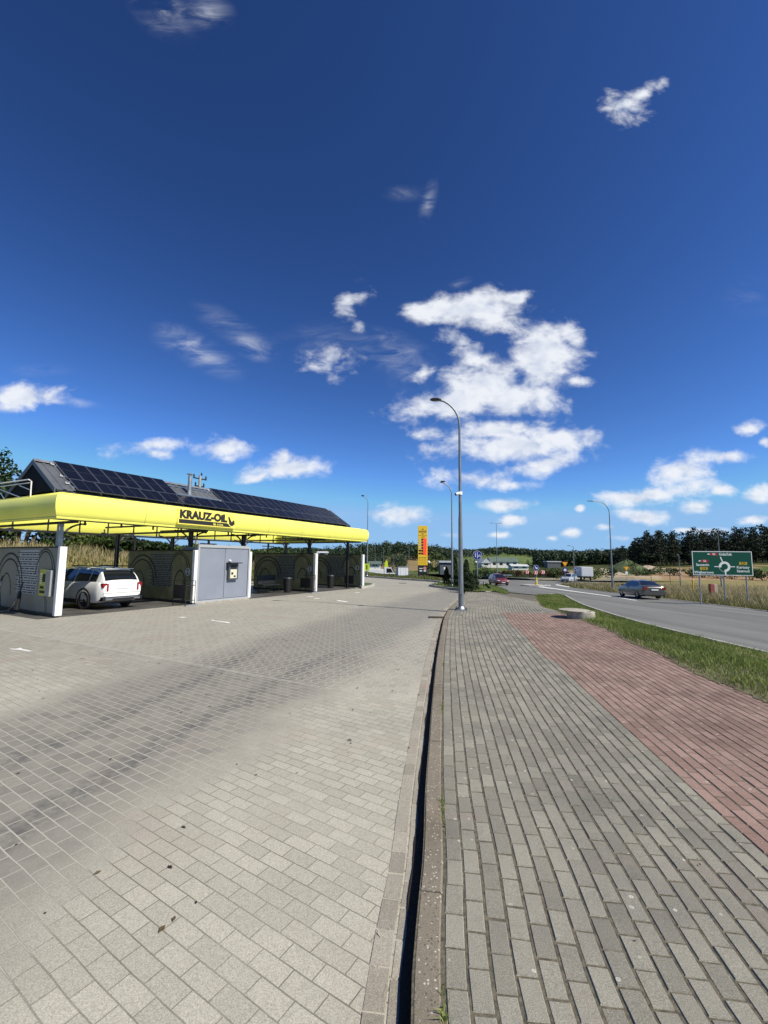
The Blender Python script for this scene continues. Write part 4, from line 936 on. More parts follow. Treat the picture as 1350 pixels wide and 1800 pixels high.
# in wash coordinates: x = s, y = -t
S0, S1, T0, T1 = 7.1, 26.15, 15.85, 24.2
prof = [(-.10,2.98),(.0,2.985),(.012,3.03),(.0,3.055),(.02,3.075),(.06,3.16),(.10,3.30),(.115,3.45),(.10,3.60),(.06,3.73),(.0,3.81),(-.10,3.85)]
def fascia():
    mb = MB(); cs = [(S0,T0,-1,-1),(S1,T0,1,-1),(S1,T1,1,1),(S0,T1,-1,1)]; n = len(prof)
    pts = []
    for k_ in range(4):
        a = cs[k_]; b_ = cs[(k_+1)%4]; seg = 20 if k_%2 == 0 else 9
        for i in range(seg):
            f = i/seg; ox = a[2] if i == 0 else (0 if k_%2 == 0 else a[2]); oy = a[3] if i == 0 else (a[3] if k_%2 == 0 else 0)
            if i > 0 and k_ == 1: ox = 1
            if i > 0 and k_ == 3: ox = -1
            pts.append((a[0]+(b_[0]-a[0])*f, a[1]+(b_[1]-a[1])*f, ox, oy))
    for p in pts:
        for o_, z_ in prof: mb.v.append((p[0]+p[2]*o_, p[1]+p[3]*o_, z_))
        for o_, z_ in ((-.13,3.80),(-.13,3.02)): mb.v.append((p[0]+p[2]*o_, p[1]+p[3]*o_, z_))
    N_ = n+2; M_ = len(pts)
    for i in range(M_):
        for j in range(N_): mb.f.append((i*N_+j, i*N_+(j+1)%N_, ((i+1)%M_)*N_+(j+1)%N_, ((i+1)%M_)*N_+j))
    f = mb.build('fascia', M_yel, W_, True)
    for x in (10.0, 12.4, 16.5, 19.1, 21.7, 24.2):          # sheet joints
        sm = MB()
        for j in range(1, n-1):
            o0, z0 = prof[j]; o1, z1 = prof[j+1]
            sm.add([(x-.008,T0-o0-.003,z0),(x+.008,T0-o0-.003,z0),(x+.008,T0-o1-.003,z1),(x-.008,T0-o1-.003,z1)], [(0,1,2,3)])
        sm.build('sheet_joint', mat('fascia joint', (.33,.32,.06), .6), f)
    MB().box(S0-.005,S1+.005,T0-.006,T0+.01,3.04,3.056).box(S0-.006,S0+.01,T0+.011,T1,3.04,3.056).build('groove', mat('fascia joint', (.33,.32,.06), .6), f)
fascia()
MB().box(S0+.15,S1-.15,T0+.17,T0+.25,2.99,3.12).build('edge_beam', M_dark, W_)
for t_ in (17.15, 22.8): MB().box(S0+.1,S1-.1,t_-.05,t_+.05,2.82 if t_ > 20 else 3.3,2.90 if t_ > 20 else 3.38).box(S0+.1,S1-.1,t_-.04,t_+.04,3.44,3.50).build('beam', M_dark, W_)
PANS = [7.65, 12.9, 15.95, 21.35, 26.55]
cols = []
for s_ in (7.83, 13.05, 16.15, 21.5, 25.75):
    for t_ in (17.15, 22.8):
        c = MB(); c.box(s_-.075,s_+.075,t_-.075,t_+.075,GZ,2.9).box(s_-.14,s_+.14,t_-.14,t_+.14,GZ,GZ+.02)
        c.build('column', M_galv if (s_ < 8 and t_ < 18) else M_dark, W_)
        for dx in (-1,1):
            pts = []
            for i in range(8):
                a = math.pi/2*i/7; pts.append((s_+dx*(.07+.75*(1-math.cos(a))), t_, 2.35+.6*math.sin(a)))
            if S0+.2 < pts[-1][0] < S1-.2: MB().tube(pts, .035, 6).build('curved_brace', M_dark, W_)
    MB().box(s_-.05,s_+.05,T0+.25,T1-.25,2.90,2.98).box(s_-.04,s_+.04,T0+.25,T1-.25,3.26,3.34).build('cross_beam', M_dark, W_)
for s_ in np.arange(8.6, 26, 1.31):
    m_ = MB(); s_ = float(s_)
    for t_ in (17.15,22.8): m_.box(s_-.025,s_+.025,t_-.025,t_+.025,2.9,3.44)
    m_.build('truss_web', M_dark, W_)
for s_ in (10.3, 13.9, 18.6, 23.8): MB().box(s_-.05,s_+.05,22.7,22.8,1.9,2.86).box(s_-.6,s_+.6,22.72,22.78,2.6,2.66).build('hanging_post', M_dark, W_)
# gable roof
RX0, RX1, RE0, RR, RE1, ZE, ZR = 7.26, 24.75, 16.35, 18.05, 19.9, 3.97, 5.09
if True:
    m_ = MB(); n = int((RX1-RX0)/.31)
    for side, ye in ((0,RE0),(1,RE1)):
        xs = []; x = RX0
        while x < RX1-.02: xs += [(x,0),(x+.17,0),(x+.20,.035),(x+.27,.035),(x+.30,0)]; x += .31
        k_ = len(m_.v)
        for x, dz in xs: x = min(x, RX1); m_.v += [(x,ye,ZE+dz),(x,RR,ZR+dz)]
        for i in range(len(xs)-1): m_.f.append((k_+2*i,k_+2*i+1,k_+2*i+3,k_+2*i+2))
        k_ = len(m_.v); m_.v += [(RX0,ye,ZE-.05),(RX1,ye,ZE-.05),(RX1,RR,ZR-.05),(RX0,RR,ZR-.05)]; m_.f.append((k_,k_+1,k_+2,k_+3))
    rf = m_.build('roof', M_roof, W_)
    MB().prism([(-.10,-.06),(0,.035),(.10,-.06)], 0, 1).build('ridge_cap', M_galv, rf)
    rc = rf.children[-1]; rc.data.transform(Matrix(((0,RX1-RX0+.1,0,RX0-.05),(1,0,0,RR),(0,0,1,ZR+.06),(0,0,0,1))))
    for x in (RX0, RX1):
        gw = MB(); gw.add([(x-.03,RE0+.08,ZE-.04),(x-.03,RE1-.08,ZE-.04),(x-.03,RR,ZR-.06),(x+.03,RE0+.08,ZE-.04),(x+.03,RE1-.08,ZE-.04),(x+.03,RR,ZR-.06)], [(0,1,2),(3,5,4),(0,3,4,1),(1,4,5,2),(2,5,3,0)])
        gw.build('gable_wall', M_gable, W_)
        for ye in (RE0, RE1):
            sg = -1 if x == RX0 else 1
            MB().add([(x+sg*.04,ye,ZE-.12),(x+sg*.04,RR,ZR-.12),(x+sg*.04,RR,ZR+.05),(x+sg*.04,ye,ZE+.05),(x+sg*.07,ye,ZE-.12),(x+sg*.07,RR,ZR-.12),(x+sg*.07,RR,ZR+.05),(x+sg*.07,ye,ZE+.05)],
                     [(0,1,2,3),(4,7,6,5),(0,4,5,1),(1,5,6,2),(2,6,7,3),(3,7,4,0)]).build('verge_trim', M_roof, W_)
    MB().box(RX0,RX1,RE1-.05,RE1+.01,ZE-.25,ZE-.02).build('eave_board', M_gable, W_)
    MB().box(RX0+.05,RX1-.05,RE0+.05,RE1-.06,3.50,3.54).build('soffit', M_gable, W_)
# solar panels on the front slope
SL = math.atan2(ZR-ZE, RR-RE0); slen = math.hypot(ZR-ZE, RR-RE0)
def pv(x0, d0, w_, l_, half):
    e0 = empty('solar_panel', (x0, RE0+d0*math.cos(SL), ZE+d0*math.sin(SL)+.09)); e0.parent = W_; e0.rotation_euler = (SL,0,0)
    fr = MB().box(0,w_,0,l_,0,.035); fo = fr.build('panel_frame', M_alu, e0)
    cell = MB(); g_ = .020
    if half: cell.box(g_,w_-g_,g_,l_/2-.008,.035,.0375).box(g_,w_-g_,l_/2+.008,l_-g_,.035,.0375)
    else: cell.box(g_,w_/2-.006,g_,l_-g_,.035,.0375).box(w_/2+.006,w_-g_,g_,l_-g_,.035,.0375)
    cell.build('cell_sheet', M_pv, e0)
    return e0
proto_p = pv(7.82, .72, .525, 1.36, True)
def pvx(src, x, d):
    c = copy_tree(src, W_); c.location = (x, RE0+d*math.cos(SL), ZE+d*math.sin(SL)+.09)
x = 7.82+.537
while x < 11.8: pvx(proto_p, x, .72); x += .537
x = 14.62
while x < 24.0: pvx(proto_p, x, .72); x += .537
proto_l = pv(7.85, -.09, .815, .79, False); x = 7.85+.83
while x < 24.0: pvx(proto_l, x, -.09); x += .83
for d in (.2,.55,.95,1.75):
    o = MB().box(7.75,24.4,-.02,.02,0,.05).build('mounting_rail', M_alu, W_); o.location = (0, RE0+d*math.cos(SL), ZE+d*math.sin(SL)+.03)
for x, d in ((7.74,1.85),(7.74,.95),(7.72,.42),(14.5,1.9),(14.5,.8)):
    o = MB().box(-.07,.05,-.02,.02,.0,.02).box(-.07,-.05,-.02,.02,.0,.06).build('panel_clamp', M_white, W_); o.location = (x, RE0+d*math.cos(SL), ZE+d*math.sin(SL)+.06)
fx, fd = 12.98, 1.2; fy, fz = RE0+fd*math.cos(SL), ZE+fd*math.sin(SL)
MB().lathe([(.11,-.1),(.11,.05),(.085,.08),(.085,.86)], 16, (fx,fy,fz)).lathe([(.15,.92),(.15,.95),(.02,.98)], 16, (fx,fy,fz)).tube([(fx-.07,fy,fz+.86),(fx-.07,fy,fz+.93)], .012, 5).tube([(fx+.07,fy,fz+.86),(fx+.07,fy,fz+.93)], .012, 5).build('flue', M_galv, W_, True)
# name board on the fascia, following its swell
lg = MB().box(0,2.95,-.012,.078,0,.62,.004).build('name_board', M_logoy, W_); lg.location = (11.3, T0-.128, 3.12)
FR = (math.pi/2, 0, 0)
text('lettering', 'KRAUZ-OiL', .44, M_ink, lg, (.07,-.014,.265), FR, .003, .028, 'LEFT', 1.06)
MB().box(.05,2.72,-.02,-.013,.045,.205).add([(2.60,-.017,.205),(2.52,-.017,.50),(2.60,-.017,.50),(2.72,-.017,.30),(2.84,-.017,.205),(2.9,-.017,.12),(2.72,-.017,.05)], [(0,1,2,3,4,5,6)]).build('logo_bar', M_ink, lg)
_drop = MB().lathe([(.0,0),(.07,.02),(.105,.08),(.09,.14),(.04,.21),(.0,.28)], 14).build('logo_drop', M_ink, lg); o = _drop; o.scale = (1,.05,1); o.location = (2.78,-.018,.13); o.rotation_euler = (0,D2R(20),0)
mb = MB(); pts = [(2.44,.225),(2.55,.20),(2.62,.12),(2.70,.075),(2.80,.085),(2.88,.15)]
for (a0,a1),(b0,b1) in zip(pts, pts[1:]):
    d = Vector((b0-a0,0,b1-a1)).normalized(); nn = Vector((-d.z,0,d.x))*.018; mb.add([(a0-nn.x,-.0225,a1-nn.z),(b0-nn.x,-.0225,b1-nn.z),(b0+nn.x,-.0225,b1+nn.z),(a0+nn.x,-.0225,a1+nn.z)], [(0,1,2,3)])
mb.build('logo_swoosh', M_logoy, lg)
text('lettering', 'Sp. z o.o.', .15, M_logoy, lg, (1.72,-.022,.075), FR, .001, .003)
# pipe frame on the canopy at the left
MB().tube([(7.1,22.5,4.46),(7.1,17.95,4.40),(7.1,17.75,4.32),(7.1,17.72,3.78)], .022, 6).tube([(7.1,22.5,4.34),(7.1,17.75,4.28)], .02, 6).tube([(7.1,20.6,4.32),(7.1,18.3,3.78)], .018, 6).tube([(7.1,18.6,4.24),(7.1,17.74,4.02)], .018, 6).tube([(7.1,22.6,4.1),(7.1,20.0,4.05),(7.1,19.6,3.78)], .02, 6).build('pipe_frame', M_white, W_, True)

# ------------------------------------------------------------------ bay walls: things of their own
WAX = {}
BN = ('first','second','third','fourth','fifth')
def bay_wall(i, s_, yellow, num):
    e = empty('bay_wall', st(s_*.93, -16.45*.93, YARD), ROT-D2R(2.5), ('grey printed wash bay wall at the far left with a coin panel','yellowish printed bay wall left of the blue grey cabinet, marked 2','printed bay wall edge just right of the blue grey cabinet','printed bay wall with a round mark 3, second from the right end','printed bay wall with a round mark 4 at the right end of the wash')[i], 'bay wall', 'wash bay walls')
    L = 4.9; base = M_pany if yellow else M_pan
    MB().box(-.05,.05,.12,L,.10,2.12).build('board', base, e)
    MB().box(-.10,.10,-.04,.12,.05,2.16,.03).build('edge_post', M_white, e)
    MB().box(-.06,.06,.12,L,2.12,2.17).build('top_rail', M_dark, e)
    MB().box(-.08,.08,.12,L,.0,.10).build('plinth', M_dark, e)
    mb = MB()
    def arc(cx, cz, rx, rz, a0, a1, wd, x=-.054):
        n = 18
        for j in range(n):
            t0 = a0+(a1-a0)*j/n; t1 = a0+(a1-a0)*(j+1)/n; q = []
            for t in (t0, t1):
                for w in (-wd/2, wd/2): q.append((x, cx-(rx+w)*math.cos(t), cz+(rz+w)*math.sin(t)))
            k = len(mb.v); mb.v += q; mb.f.append((k,k+1,k+3,k+2))
    pi = math.pi
    arc(1.05,1.15,.62,.86,.10,pi*.95,.05); arc(1.05,1.15,.76,1.0-.06,-.15,pi*.72,.045)
    arc(3.75,.75,.95,1.0,.0,pi*1.0,.065); arc(3.75,.75,1.15,1.2,.15,pi*.9,.075); arc(3.95,.50,.45,.75,.0,pi,.05)
    if i > 0: arc(.95,.70,.36,.62,.0,pi,.06)
    for dx in (0,.09): arc(1.4+dx,.10,.75,.9,-.05,.75,.03)
    mb.build('bubble_drawing', M_ink, e)
    tb = MB().box(-.0535,-.051,1.5,3.0,.62,2.06).build('price_table', M_inkg if i == 0 else mat('dim grey print', (.20,.205,.18), .6), e); tx = MB()
    for r_ in range(9):
        z = 1.98-r_*.155; tx.box(-.0575,-.0545,1.5,3.15,z-.016,z+.008)
        x0 = 1.55
        while x0 < 2.9:
            l_ = .10+.28*((r_*7+int(x0*13))%5)/5; tx.box(-.0575,-.0545,x0,min(2.95,x0+l_),z-.092,z-.055); x0 += l_+.07
    tx.build('table_lines', M_ink, tb)
    if i == 0:
        bx = MB().box(-.16,-.06,.30,.62,.62,1.42,.02).build('coin_box', mat('grey box sheet', (.33,.34,.34), .5, .2), e)
        pl = MB().box(-.12,-.055,.64,1.14,.62,1.44,.01).build('keypad_panel', mat('olive yellow keypad', (.50,.50,.08), .45), e); kk = MB()
        for r_ in range(5): kk.box(-.13,-.121,.98,1.08,1.28-r_*.07,1.31-r_*.07)
        kk.build('keys', M_signw, pl); MB().box(-.13,-.121,.74,.92,1.05,1.30).box(-.13,-.121,.72,1.06,.70,.78).box(-.13,-.121,.80,1.05,.84,.92).build('display', M_ink, pl)
    else:
        ro = MB().tube([(-.053,.42,1.28),(-.066,.42,1.28)], .20, 28).build('number_disc', M_inkg, e); mb2 = MB()
        for j in range(28):
            a0, a1 = 2*pi*j/28, 2*pi*(j+1)/28
            mb2.add([(-.068,.42+q*math.cos(a),1.28+q*math.sin(a)) for a in (a0,a1) for q in (.165,.195)], [(0,1,3,2)])
        mb2.build('disc_ring', M_ink, ro); text('number', num, .30, M_ink, ro, (-.069,.50,1.18), (math.pi/2,0,-math.pi/2), .001, .008)
    return e
for i, (s_, y_, n_) in enumerate(((7.65,0,''),(12.85,1,'2'),(15.95,1,'2'),(21.3,1,'3'),(26.7,1,'4'))): bay_wall(i, s_, y_, n_)
# equipment cabinet with payment terminal
e = empty('equipment_cabinet', st(12.02,-15.25,YARD), ROT, 'blue grey sheet metal cabinet with payment terminal under the name board', 'cabinet')
MB().box(0,2.75,.06,1.05,.08,2.30).build('body', M_cab, e)
MB().box(-.03,.05,.0,.08,.04,2.40).box(2.70,2.78,.0,.08,.04,2.40).box(.05,2.70,.0,.08,2.28,2.40).box(.05,2.70,.0,.07,.04,.12).build('frame', M_cabf, e)
MB().box(.06,1.36,.035,.06,.14,2.26,.006).build('door', M_cab, e); MB().box(1.385,2.69,.035,.06,.14,2.26,.006).build('door', M_cab, e)
pt = MB().box(1.50,2.02,-.10,.034,.92,1.62,.02).build('payment_terminal', mat('terminal casing', (.10,.11,.12), .45, .3), e)
MB().prism([(1.44,1.62),(2.10,1.62),(2.10,1.66),(1.44,1.66)], -.26, .03).build('hood', M_dark, pt); MB().box(1.57,1.93,-.115,-.101,.98,1.36,.005).build('keypad', mat('ivory keypad', (.62,.60,.45), .5), pt)
MB().box(1.60,1.90,-.115,-.101,1.40,1.55).build('screen', M_black, pt); MB().box(1.62,1.72,-.125,-.116,1.14,1.24).build('card_slot', M_black, pt); MB().box(1.76,1.86,-.125,-.116,1.03,1.10).build('coin_slot', M_black, pt); MB().lathe([(.06,0),(.055,.04),(.0,.07)], 12, (1.62,0.0,1.72)).build('beacon', M_white, pt)
MB().box(-.06,2.81,-.03,1.1,0,.05).build('plinth', M_conc, e)
# mat racks, bins and hoses in the bays
def rack(s_, t_, label):
    e = empty('mat_rack', st(s_, t_, YARD), ROT, label, 'rack', 'mat racks in the wash bays'); m_ = MB()
    for x in (-.05,.35):
        m_.tube([(x,0,0),(x,0,.95),(x,.75,.95),(x,.75,0)], .018, 6)
    for y in (0,.75): m_.tube([(-.05,y,.78),(.35,y,.78)], .015, 5).tube([(-.05,y,.2),(.35,y,.2)], .015, 5)
    m_.build('frame', M_dark, e); MB().box(-.075,-.06,.04,.70,.28,.80).build('mat_panel', M_black, e)
    MB().box(-.12,.42,-.12,-.02,.0,.05).build('foot', M_galv, e)
rack(11.35,-14.95,'metal mat rack in front of bay wall 2 beside the white car'); rack(19.2,-15.1,'metal mat rack in front of bay wall 3'); rack(24.05,-15.45,'metal mat rack in front of bay wall 4')
def bin_(s_, t_, label):
    e = empty('waste_bin', st(s_, t_, YARD), ROT, label, 'bin', 'bins in the wash bays')
    MB().lathe([(.20,.02),(.25,.70),(.27,.72),(.27,.76)], 16).build('drum', M_black, e, True); MB().lathe([(.275,.76),(.24,.82),(.05,.86)], 16).build('lid', M_dark, e, True)
bin_(18.75,-16.4,'dark bin in the third bay left of the mat rack'); bin_(23.3,-16.8,'dark bin in the fourth bay left of the mat rack')
e = empty('bench', st(18.0,-16.8,YARD), ROT, 'dark metal bench frame standing in the shaded third bay', 'bench'); MB().box(-.9,.4,-.2,.2,.43,.48).box(-.9,.4,.18,.22,.5,.95).build('seat', M_dark, e)
for x in (-.8,.3): MB().tube([(x,-.18,0),(x,-.18,.45),(x,.2,.45),(x,.2,0)], .02, 6).build('leg', M_dark, e)
def hose(pts, label, name='wash_hose'):
    e = empty(name, st(*pts[0][:2],YARD), 0, label, 'hose', 'hoses at the first bay wall'); o0 = st(*pts[0][:2],YARD)
    ps = chaikin([st(s_,t_,z_)-o0+Vector((0,0,-YARD*0)) for s_,t_,z_ in pts], 3); MB().tube(ps, .018, 6).build('tube', M_black, e, True); return e
e = hose([(6.92,-18.7,1.1),(6.75,-18.6,.5),(6.55,-18.1,.03),(6.4,-17.4,.02),(6.6,-17.1,.06),(6.82,-17.15,.5),(6.9,-17.15,.95)], 'black wash hose looping on the ground at the first bay wall')
e = empty('wash_brush', st(6.86,-18.6,YARD), ROT, 'black foam brush in its grey holder at the far left', 'brush', 'wash tools at the first bay wall'); MB().tube([(0,0,1.0),(-.03,.03,.55)], .02, 8).build('handle', M_galv, e); MB().tube([(-.03,.03,.62),(-.05,.0,.10)], [.06,.11], 12).build('holder', mat('dull grey holder', (.16,.17,.18), .5), e, True)
e = empty('spray_lance', st(6.88,-17.2,YARD), ROT, 'black spray lance in a holster on the first bay wall', 'lance', 'wash tools at the first bay wall'); MB().tube([(0,0,.95),(-.02,0,.7)], .02, 8).build('grip', M_black, e); MB().tube([(-.02,0,.72),(-.06,.02,.15)], [.05,.075], 10).build('holster', M_black, e, True)
# wet strip and drains under the bays
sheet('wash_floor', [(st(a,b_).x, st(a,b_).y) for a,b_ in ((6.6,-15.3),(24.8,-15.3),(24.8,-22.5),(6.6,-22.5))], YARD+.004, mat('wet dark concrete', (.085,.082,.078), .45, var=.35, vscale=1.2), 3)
def drain(px0, py0, px1, py1, label):
    a = onH(px0,py0,YARD); b_ = onH(px1,py1,YARD); c = (a+b_)/2; e = empty('drain_grate', (c.x,c.y,YARD+.003), D2R(-8), label, 'drain')
    MB().box(-.30,.30,-.22,.22,0,.008).build('frame', M_dark, e); m_ = MB()
    for k in range(9): m_.box(-.26,.26,-.18+k*.042,-.165+k*.042,.008,.014)
    m_.build('bars', mat('rusty iron', (.10,.07,.05), .8), e)
drain(758,1088,780,1083,'dark rectangular drain grate in the yard beside the kerb'); drain(704,1025.5,712,1025,'drain grate in the yard far behind the wash exit')

# ------------------------------------------------------------------ direction board
bc = onH(1277,1063.5); BY = bc.y; ctr = at(1269.3,990.2,BY)
e = empty('road_sign', (ctr.x, ctr.y, zH(ctr.x,ctr.y)-.1), D2R(-9), 'large green direction board with a roundabout diagram on three posts', 'road sign')
kz = BY/F; BW, BH = 96*kz*.985, 41.3*kz*1.01; zc = ctr.z-(zH(ctr.x,ctr.y)-.1)
bd = MB().box(-BW/2,BW/2,-.015,.015,zc-BH/2,zc+BH/2).build('board', M_signw, e)
MB().box(-BW/2+.045,BW/2-.045,-.019,-.0155,zc-BH/2+.045,zc+BH/2-.045).build('green_face', M_green, bd)
for x in (-BW*.39, .02*BW, BW*.39): MB().tube([(x,.06,-.3),(x,.06,zc+BH/2-.1)], .045, 12).build('post', M_galv, e, True)
SXW = BW/1058; cx0 = 648; cy0 = 447         # sizes read off the enlarged board
def bp(x, y): return ((x-(120+ (y-215)*.09)-529)*SXW, zc-(y-445)*BH/455)
def stxt(s, x, y, size, m=M_signw):
    X, Z = bp(x, y); text('lettering', s, size*1.12, m, bd, (X,-.0195,Z), FR, .001, .005, 'LEFT', 1.04)
stxt('Gdańsk', 606, 296, .215); stxt('Szczecin', 205, 497, .205); stxt('Wejherowo', 178, 640, .205); stxt('Kartuzy', 925, 538, .205); stxt('Szemud', 930, 608, .205)
def plate_(x0,y0,x1,y1,m,s,size,mt=M_signw,nm='number_plate'):
    a, b_ = bp(x0,y0), bp(x1,y1); pz = MB().box(a[0],b_[0],-.0225,-.0195,b_[1],a[1]).build(nm, m, bd)
    if s: text('lettering', s, size, mt, pz, ((a[0]+b_[0])/2,-.0235,b_[1]+(a[1]-b_[1])*.16), FR, .0008, .004, 'CENTER')
plate_(450,250,580,296,M_signr,'S6',.19); plate_(290,382,425,430,M_signr,'S6',.19); plate_(965,418,1105,470,M_signy,'224',.19,M_ink); plate_(275,520,415,572,M_signy,'218',.19,M_ink)
def motor(x, y):
    a = bp(x,y); MB().box(a[0],a[0]+.17,-.0225,-.0195,a[1]-.02,a[1]+.02).add([(a[0]+.02,-.021,a[1]+.02),(a[0]+.13,-.021,a[1]+.02),(a[0]+.10,-.021,a[1]+.055),(a[0]+.05,-.021,a[1]+.055)], [(0,1,2,3)]).build('car_symbol', M_signw, bd)
motor(400,275); motor(245,407)
C0 = bp(713,508); m_ = MB()
def ringseg(cx, cz, r0, r1, a0, a1, y=-.0215, n=40):
    for j in range(n):
        t0 = a0+(a1-a0)*j/n; t1 = a0+(a1-a0)*(j+1)/n
        m_.add([(cx+r*math.cos(t), y, cz+r*math.sin(t)) for t in (t0,t1) for r in (r0,r1)], [(0,1,3,2)])
ringseg(C0[0], C0[1], .195, .345, D2R(-95), D2R(190)); ringseg(C0[0], C0[1], .335, .35, D2R(190), D2R(265))
def barq(x0,z0,x1,z1,wd):
    d = Vector((x1-x0,0,z1-z0)).normalized(); nn = Vector((-d.z,0,d.x))*wd/2
    m_.add([(x0-nn.x,-.0212,z0-nn.z),(x1-nn.x,-.0212,z1-nn.z),(x1+nn.x,-.0212,z1+nn.z),(x0+nn.x,-.0212,z0+nn.z)], [(0,1,2,3)])
barq(C0[0]-.33,C0[1],C0[0]-.62,C0[1],.055); barq(C0[0]+.33,C0[1],C0[0]+.62,C0[1],.055); barq(C0[0]-.09,C0[1]+.28,C0[0]-.22,C0[1]+.64,.07); barq(C0[0]+.02,C0[1]-.25,C0[0]+.04,C0[1]-.55,.085)
m_.build('roundabout_diagram', M_signw, bd)

# ------------------------------------------------------------------ fuel price board
pb = onH(743,1013.5); kz = pb.y/F
e = empty('price_board', (pb.x,pb.y,pb.z), D2R(-3), 'tall yellow fuel price board with red digits beyond the yard', 'price sign')
hh = lambda py: (1013.5-py)*kz; PW = 16.6*kz/2
MB().box(-PW,PW,-.16,.16,hh(994),hh(925),.02).build('yellow_cabinet', M_orange, e); MB().box(-PW,PW,-.15,.15,hh(1011),hh(994)-.003,.01).build('black_cabinet', M_black, e)
for x in (-PW+.09,PW-.09): MB().box(x-.07,x+.07,-.12,.12,-.1,hh(1011)+.02).build('leg', M_dark, e)
text('lettering', 'KRAUZ-OiL', .165, M_ink, e, (-.0,-.17,hh(935.5)), FR, .002, .004, 'CENTER', .95)
MB().box(-PW+.12,PW-.12,-.168,-.161,hh(937.2),hh(936.8)).add([(-.12,-.166,hh(932)),(.12,-.166,hh(932)),(0,-.166,hh(930))], [(0,1,2)]).add([(-.16,-.166,hh(939)),(.16,-.166,hh(939)),(0,-.166,hh(940.5))], [(0,1,2)]).build('logo', M_ink, e)
MB().box(-PW+.03,PW-.03,-.168,-.161,hh(942.3),hh(942)).build('divider', M_ink, e)
MB().box(-.12,.22,-.168,-.161,hh(945.3),hh(944.4)).build('heading', M_ink, e)
for i in range(6):
    y0 = 947.2+i*4.85
    MB().box(-PW+.07,-.17,-.168,-.161,hh(y0+3.4),hh(y0+.6)).build('fuel_label', mat('pale label', (.60,.55,.22), .5) if i < 4 else M_ink, e)
    MB().box(-.14,.06,-.168,-.161,hh(y0+3.8),hh(y0+.3)).build('fuel_symbol', M_ink, e)
    di = MB().box(.04,PW-.10,-.168,-.161,hh(y0+4.6),hh(y0-.1)).build('digit_display', M_led, e); dg = MB()
    for k in range(3):
        x = .10+k*.10; dg.box(x,x+.012,-.172,-.1685,hh(y0+4),hh(y0+.6)).box(x,x+.05,-.172,-.1685,hh(y0+2.5),hh(y0+2.2))
    dg.build('digit_gap', mat('dark red display', (.12,.01,.005), .5), di)
for k in range(3):
    for j in range(5): MB().box(-PW+.10+k*.28,-PW+.30+k*.28,-.168,-.161,hh(981.3+j*2.4),hh(981.3+j*2.4-(.9 if j == 0 else .35))).build('service_symbol', M_ink if j == 0 else mat('brown print', (.35,.19,.01), .5), e)
for x0,x1,y0,y1,m_ in ((-.36,-.02,1000,998.6,M_signw),(-.34,-.06,1004.8,1002.2,mat('white sticker', (.66,.66,.62), .5)),(.10,.36,1005,1002,mat('white sticker', (.66,.66,.62), .5))): MB().box(x0,x1,-.158,-.151,hh(y0),hh(y1)).build('service_sign', m_, e)
o = MB().tube([(.22,-.150,hh(999)),(.22,-.158,hh(999))], .17, 20).build('service_sign', mat('pale red sign', (.62,.25,.22), .5), e)

# ------------------------------------------------------------------ small road furniture
def disc_sign(px, ptop, pbase, depth, r_, label, kind, name='road_sign', bol=False):
    q = at(px, ptop, depth); z0 = zH(q.x, q.y); e = empty(name, (q.x,q.y,z0), D2R(-6), label, 'road sign'); zc = q.z-z0
    MB().tube([(0,.04,-.2),(0,.04,zc+r_*.8)], .033, 8).build('post', M_galv, e, True)
    f = MB().tube([(0,-.004,zc),(0,.010,zc)], r_, 28).build('sign_face', M_signw, e); MB().tube([(0,-.008,zc),(0,-.0045,zc)], r_*.94, 28).build('blue_field', M_signb, f)
    s = MB()
    if kind == 'arrow':
        d = Vector((.7,0,-.7)); n_ = Vector((.7,0,.7)); c = Vector((0,-.011,zc)); w_ = r_*.13
        s.add([c-d*r_*.65+n_*w_, c+d*r_*.1+n_*w_, c+d*r_*.1-n_*w_, c-d*r_*.65-n_*w_], [(0,1,2,3)]).add([c+d*r_*.75, c+n_*r_*.42+d*.05*r_, c-n_*r_*.42+d*.05*r_], [(0,1,2)])
    elif kind == 'path':
        s.box(-.015,.015,-.012,-.009,zc-r_*.7,zc+r_*.7).box(-r_*.5,-r_*.35,-.012,-.009,zc-r_*.4,zc+r_*.3).tube([(-r_*.42,-.012,zc+r_*.45),(-r_*.42,-.009,zc+r_*.45)], r_*.1, 10).tube([(r_*.3,-.012,zc-.05),(r_*.3,-.009,zc-.05)], r_*.13, 10).tube([(r_*.6,-.012,zc-.05),(r_*.6,-.009,zc-.05)], r_*.13, 10).box(r_*.3,r_*.6,-.012,-.009,zc+.02,zc+.04)
    else:
        for k in range(3):
            a = math.pi/2+k*2.094; d = Vector((-math.sin(a),0,math.cos(a))); p = Vector((math.cos(a)*r_*.5,-.011,zc+math.sin(a)*r_*.5)); n_ = Vector((math.cos(a),0,math.sin(a)))
            s.add([p+d*r_*.4, p+n_*r_*.2-d*.05, p-n_*r_*.2-d*.05], [(0,1,2)]).add([p-d*r_*.3+n_*.03, p+n_*.03, p-n_*.03, p-d*r_*.3-n_*.03], [(0,1,2,3)])
    s.build('symbol', M_signw, f); return e
g0 = onH(839,1039); disc_sign(839,976,1039,g0.y,.27,'round blue path sign on a slim post at the sidewalk end','path')
g0 = onH(942.5,1029.5); e = disc_sign(942.5,998,1029,g0.y,.40,'round blue keep right sign above the yellow bollard','arrow')
e = empty('bollard', (g0.x,g0.y-.12,g0.z+.1), 0, 'yellow bollard on the splitter island under the keep right sign', 'bollard')
MB().lathe([(.17,0),(.17,.12),(.14,.14),(.13,.75),(.16,.78),(.15,1.0),(.05,1.06)], 18).build('shell', mat('yellow bollard plastic', (.62,.44,.03), .5), e, True); MB().lathe([(.145,.55),(.145,.66)], 18).build('band', M_signw, e)
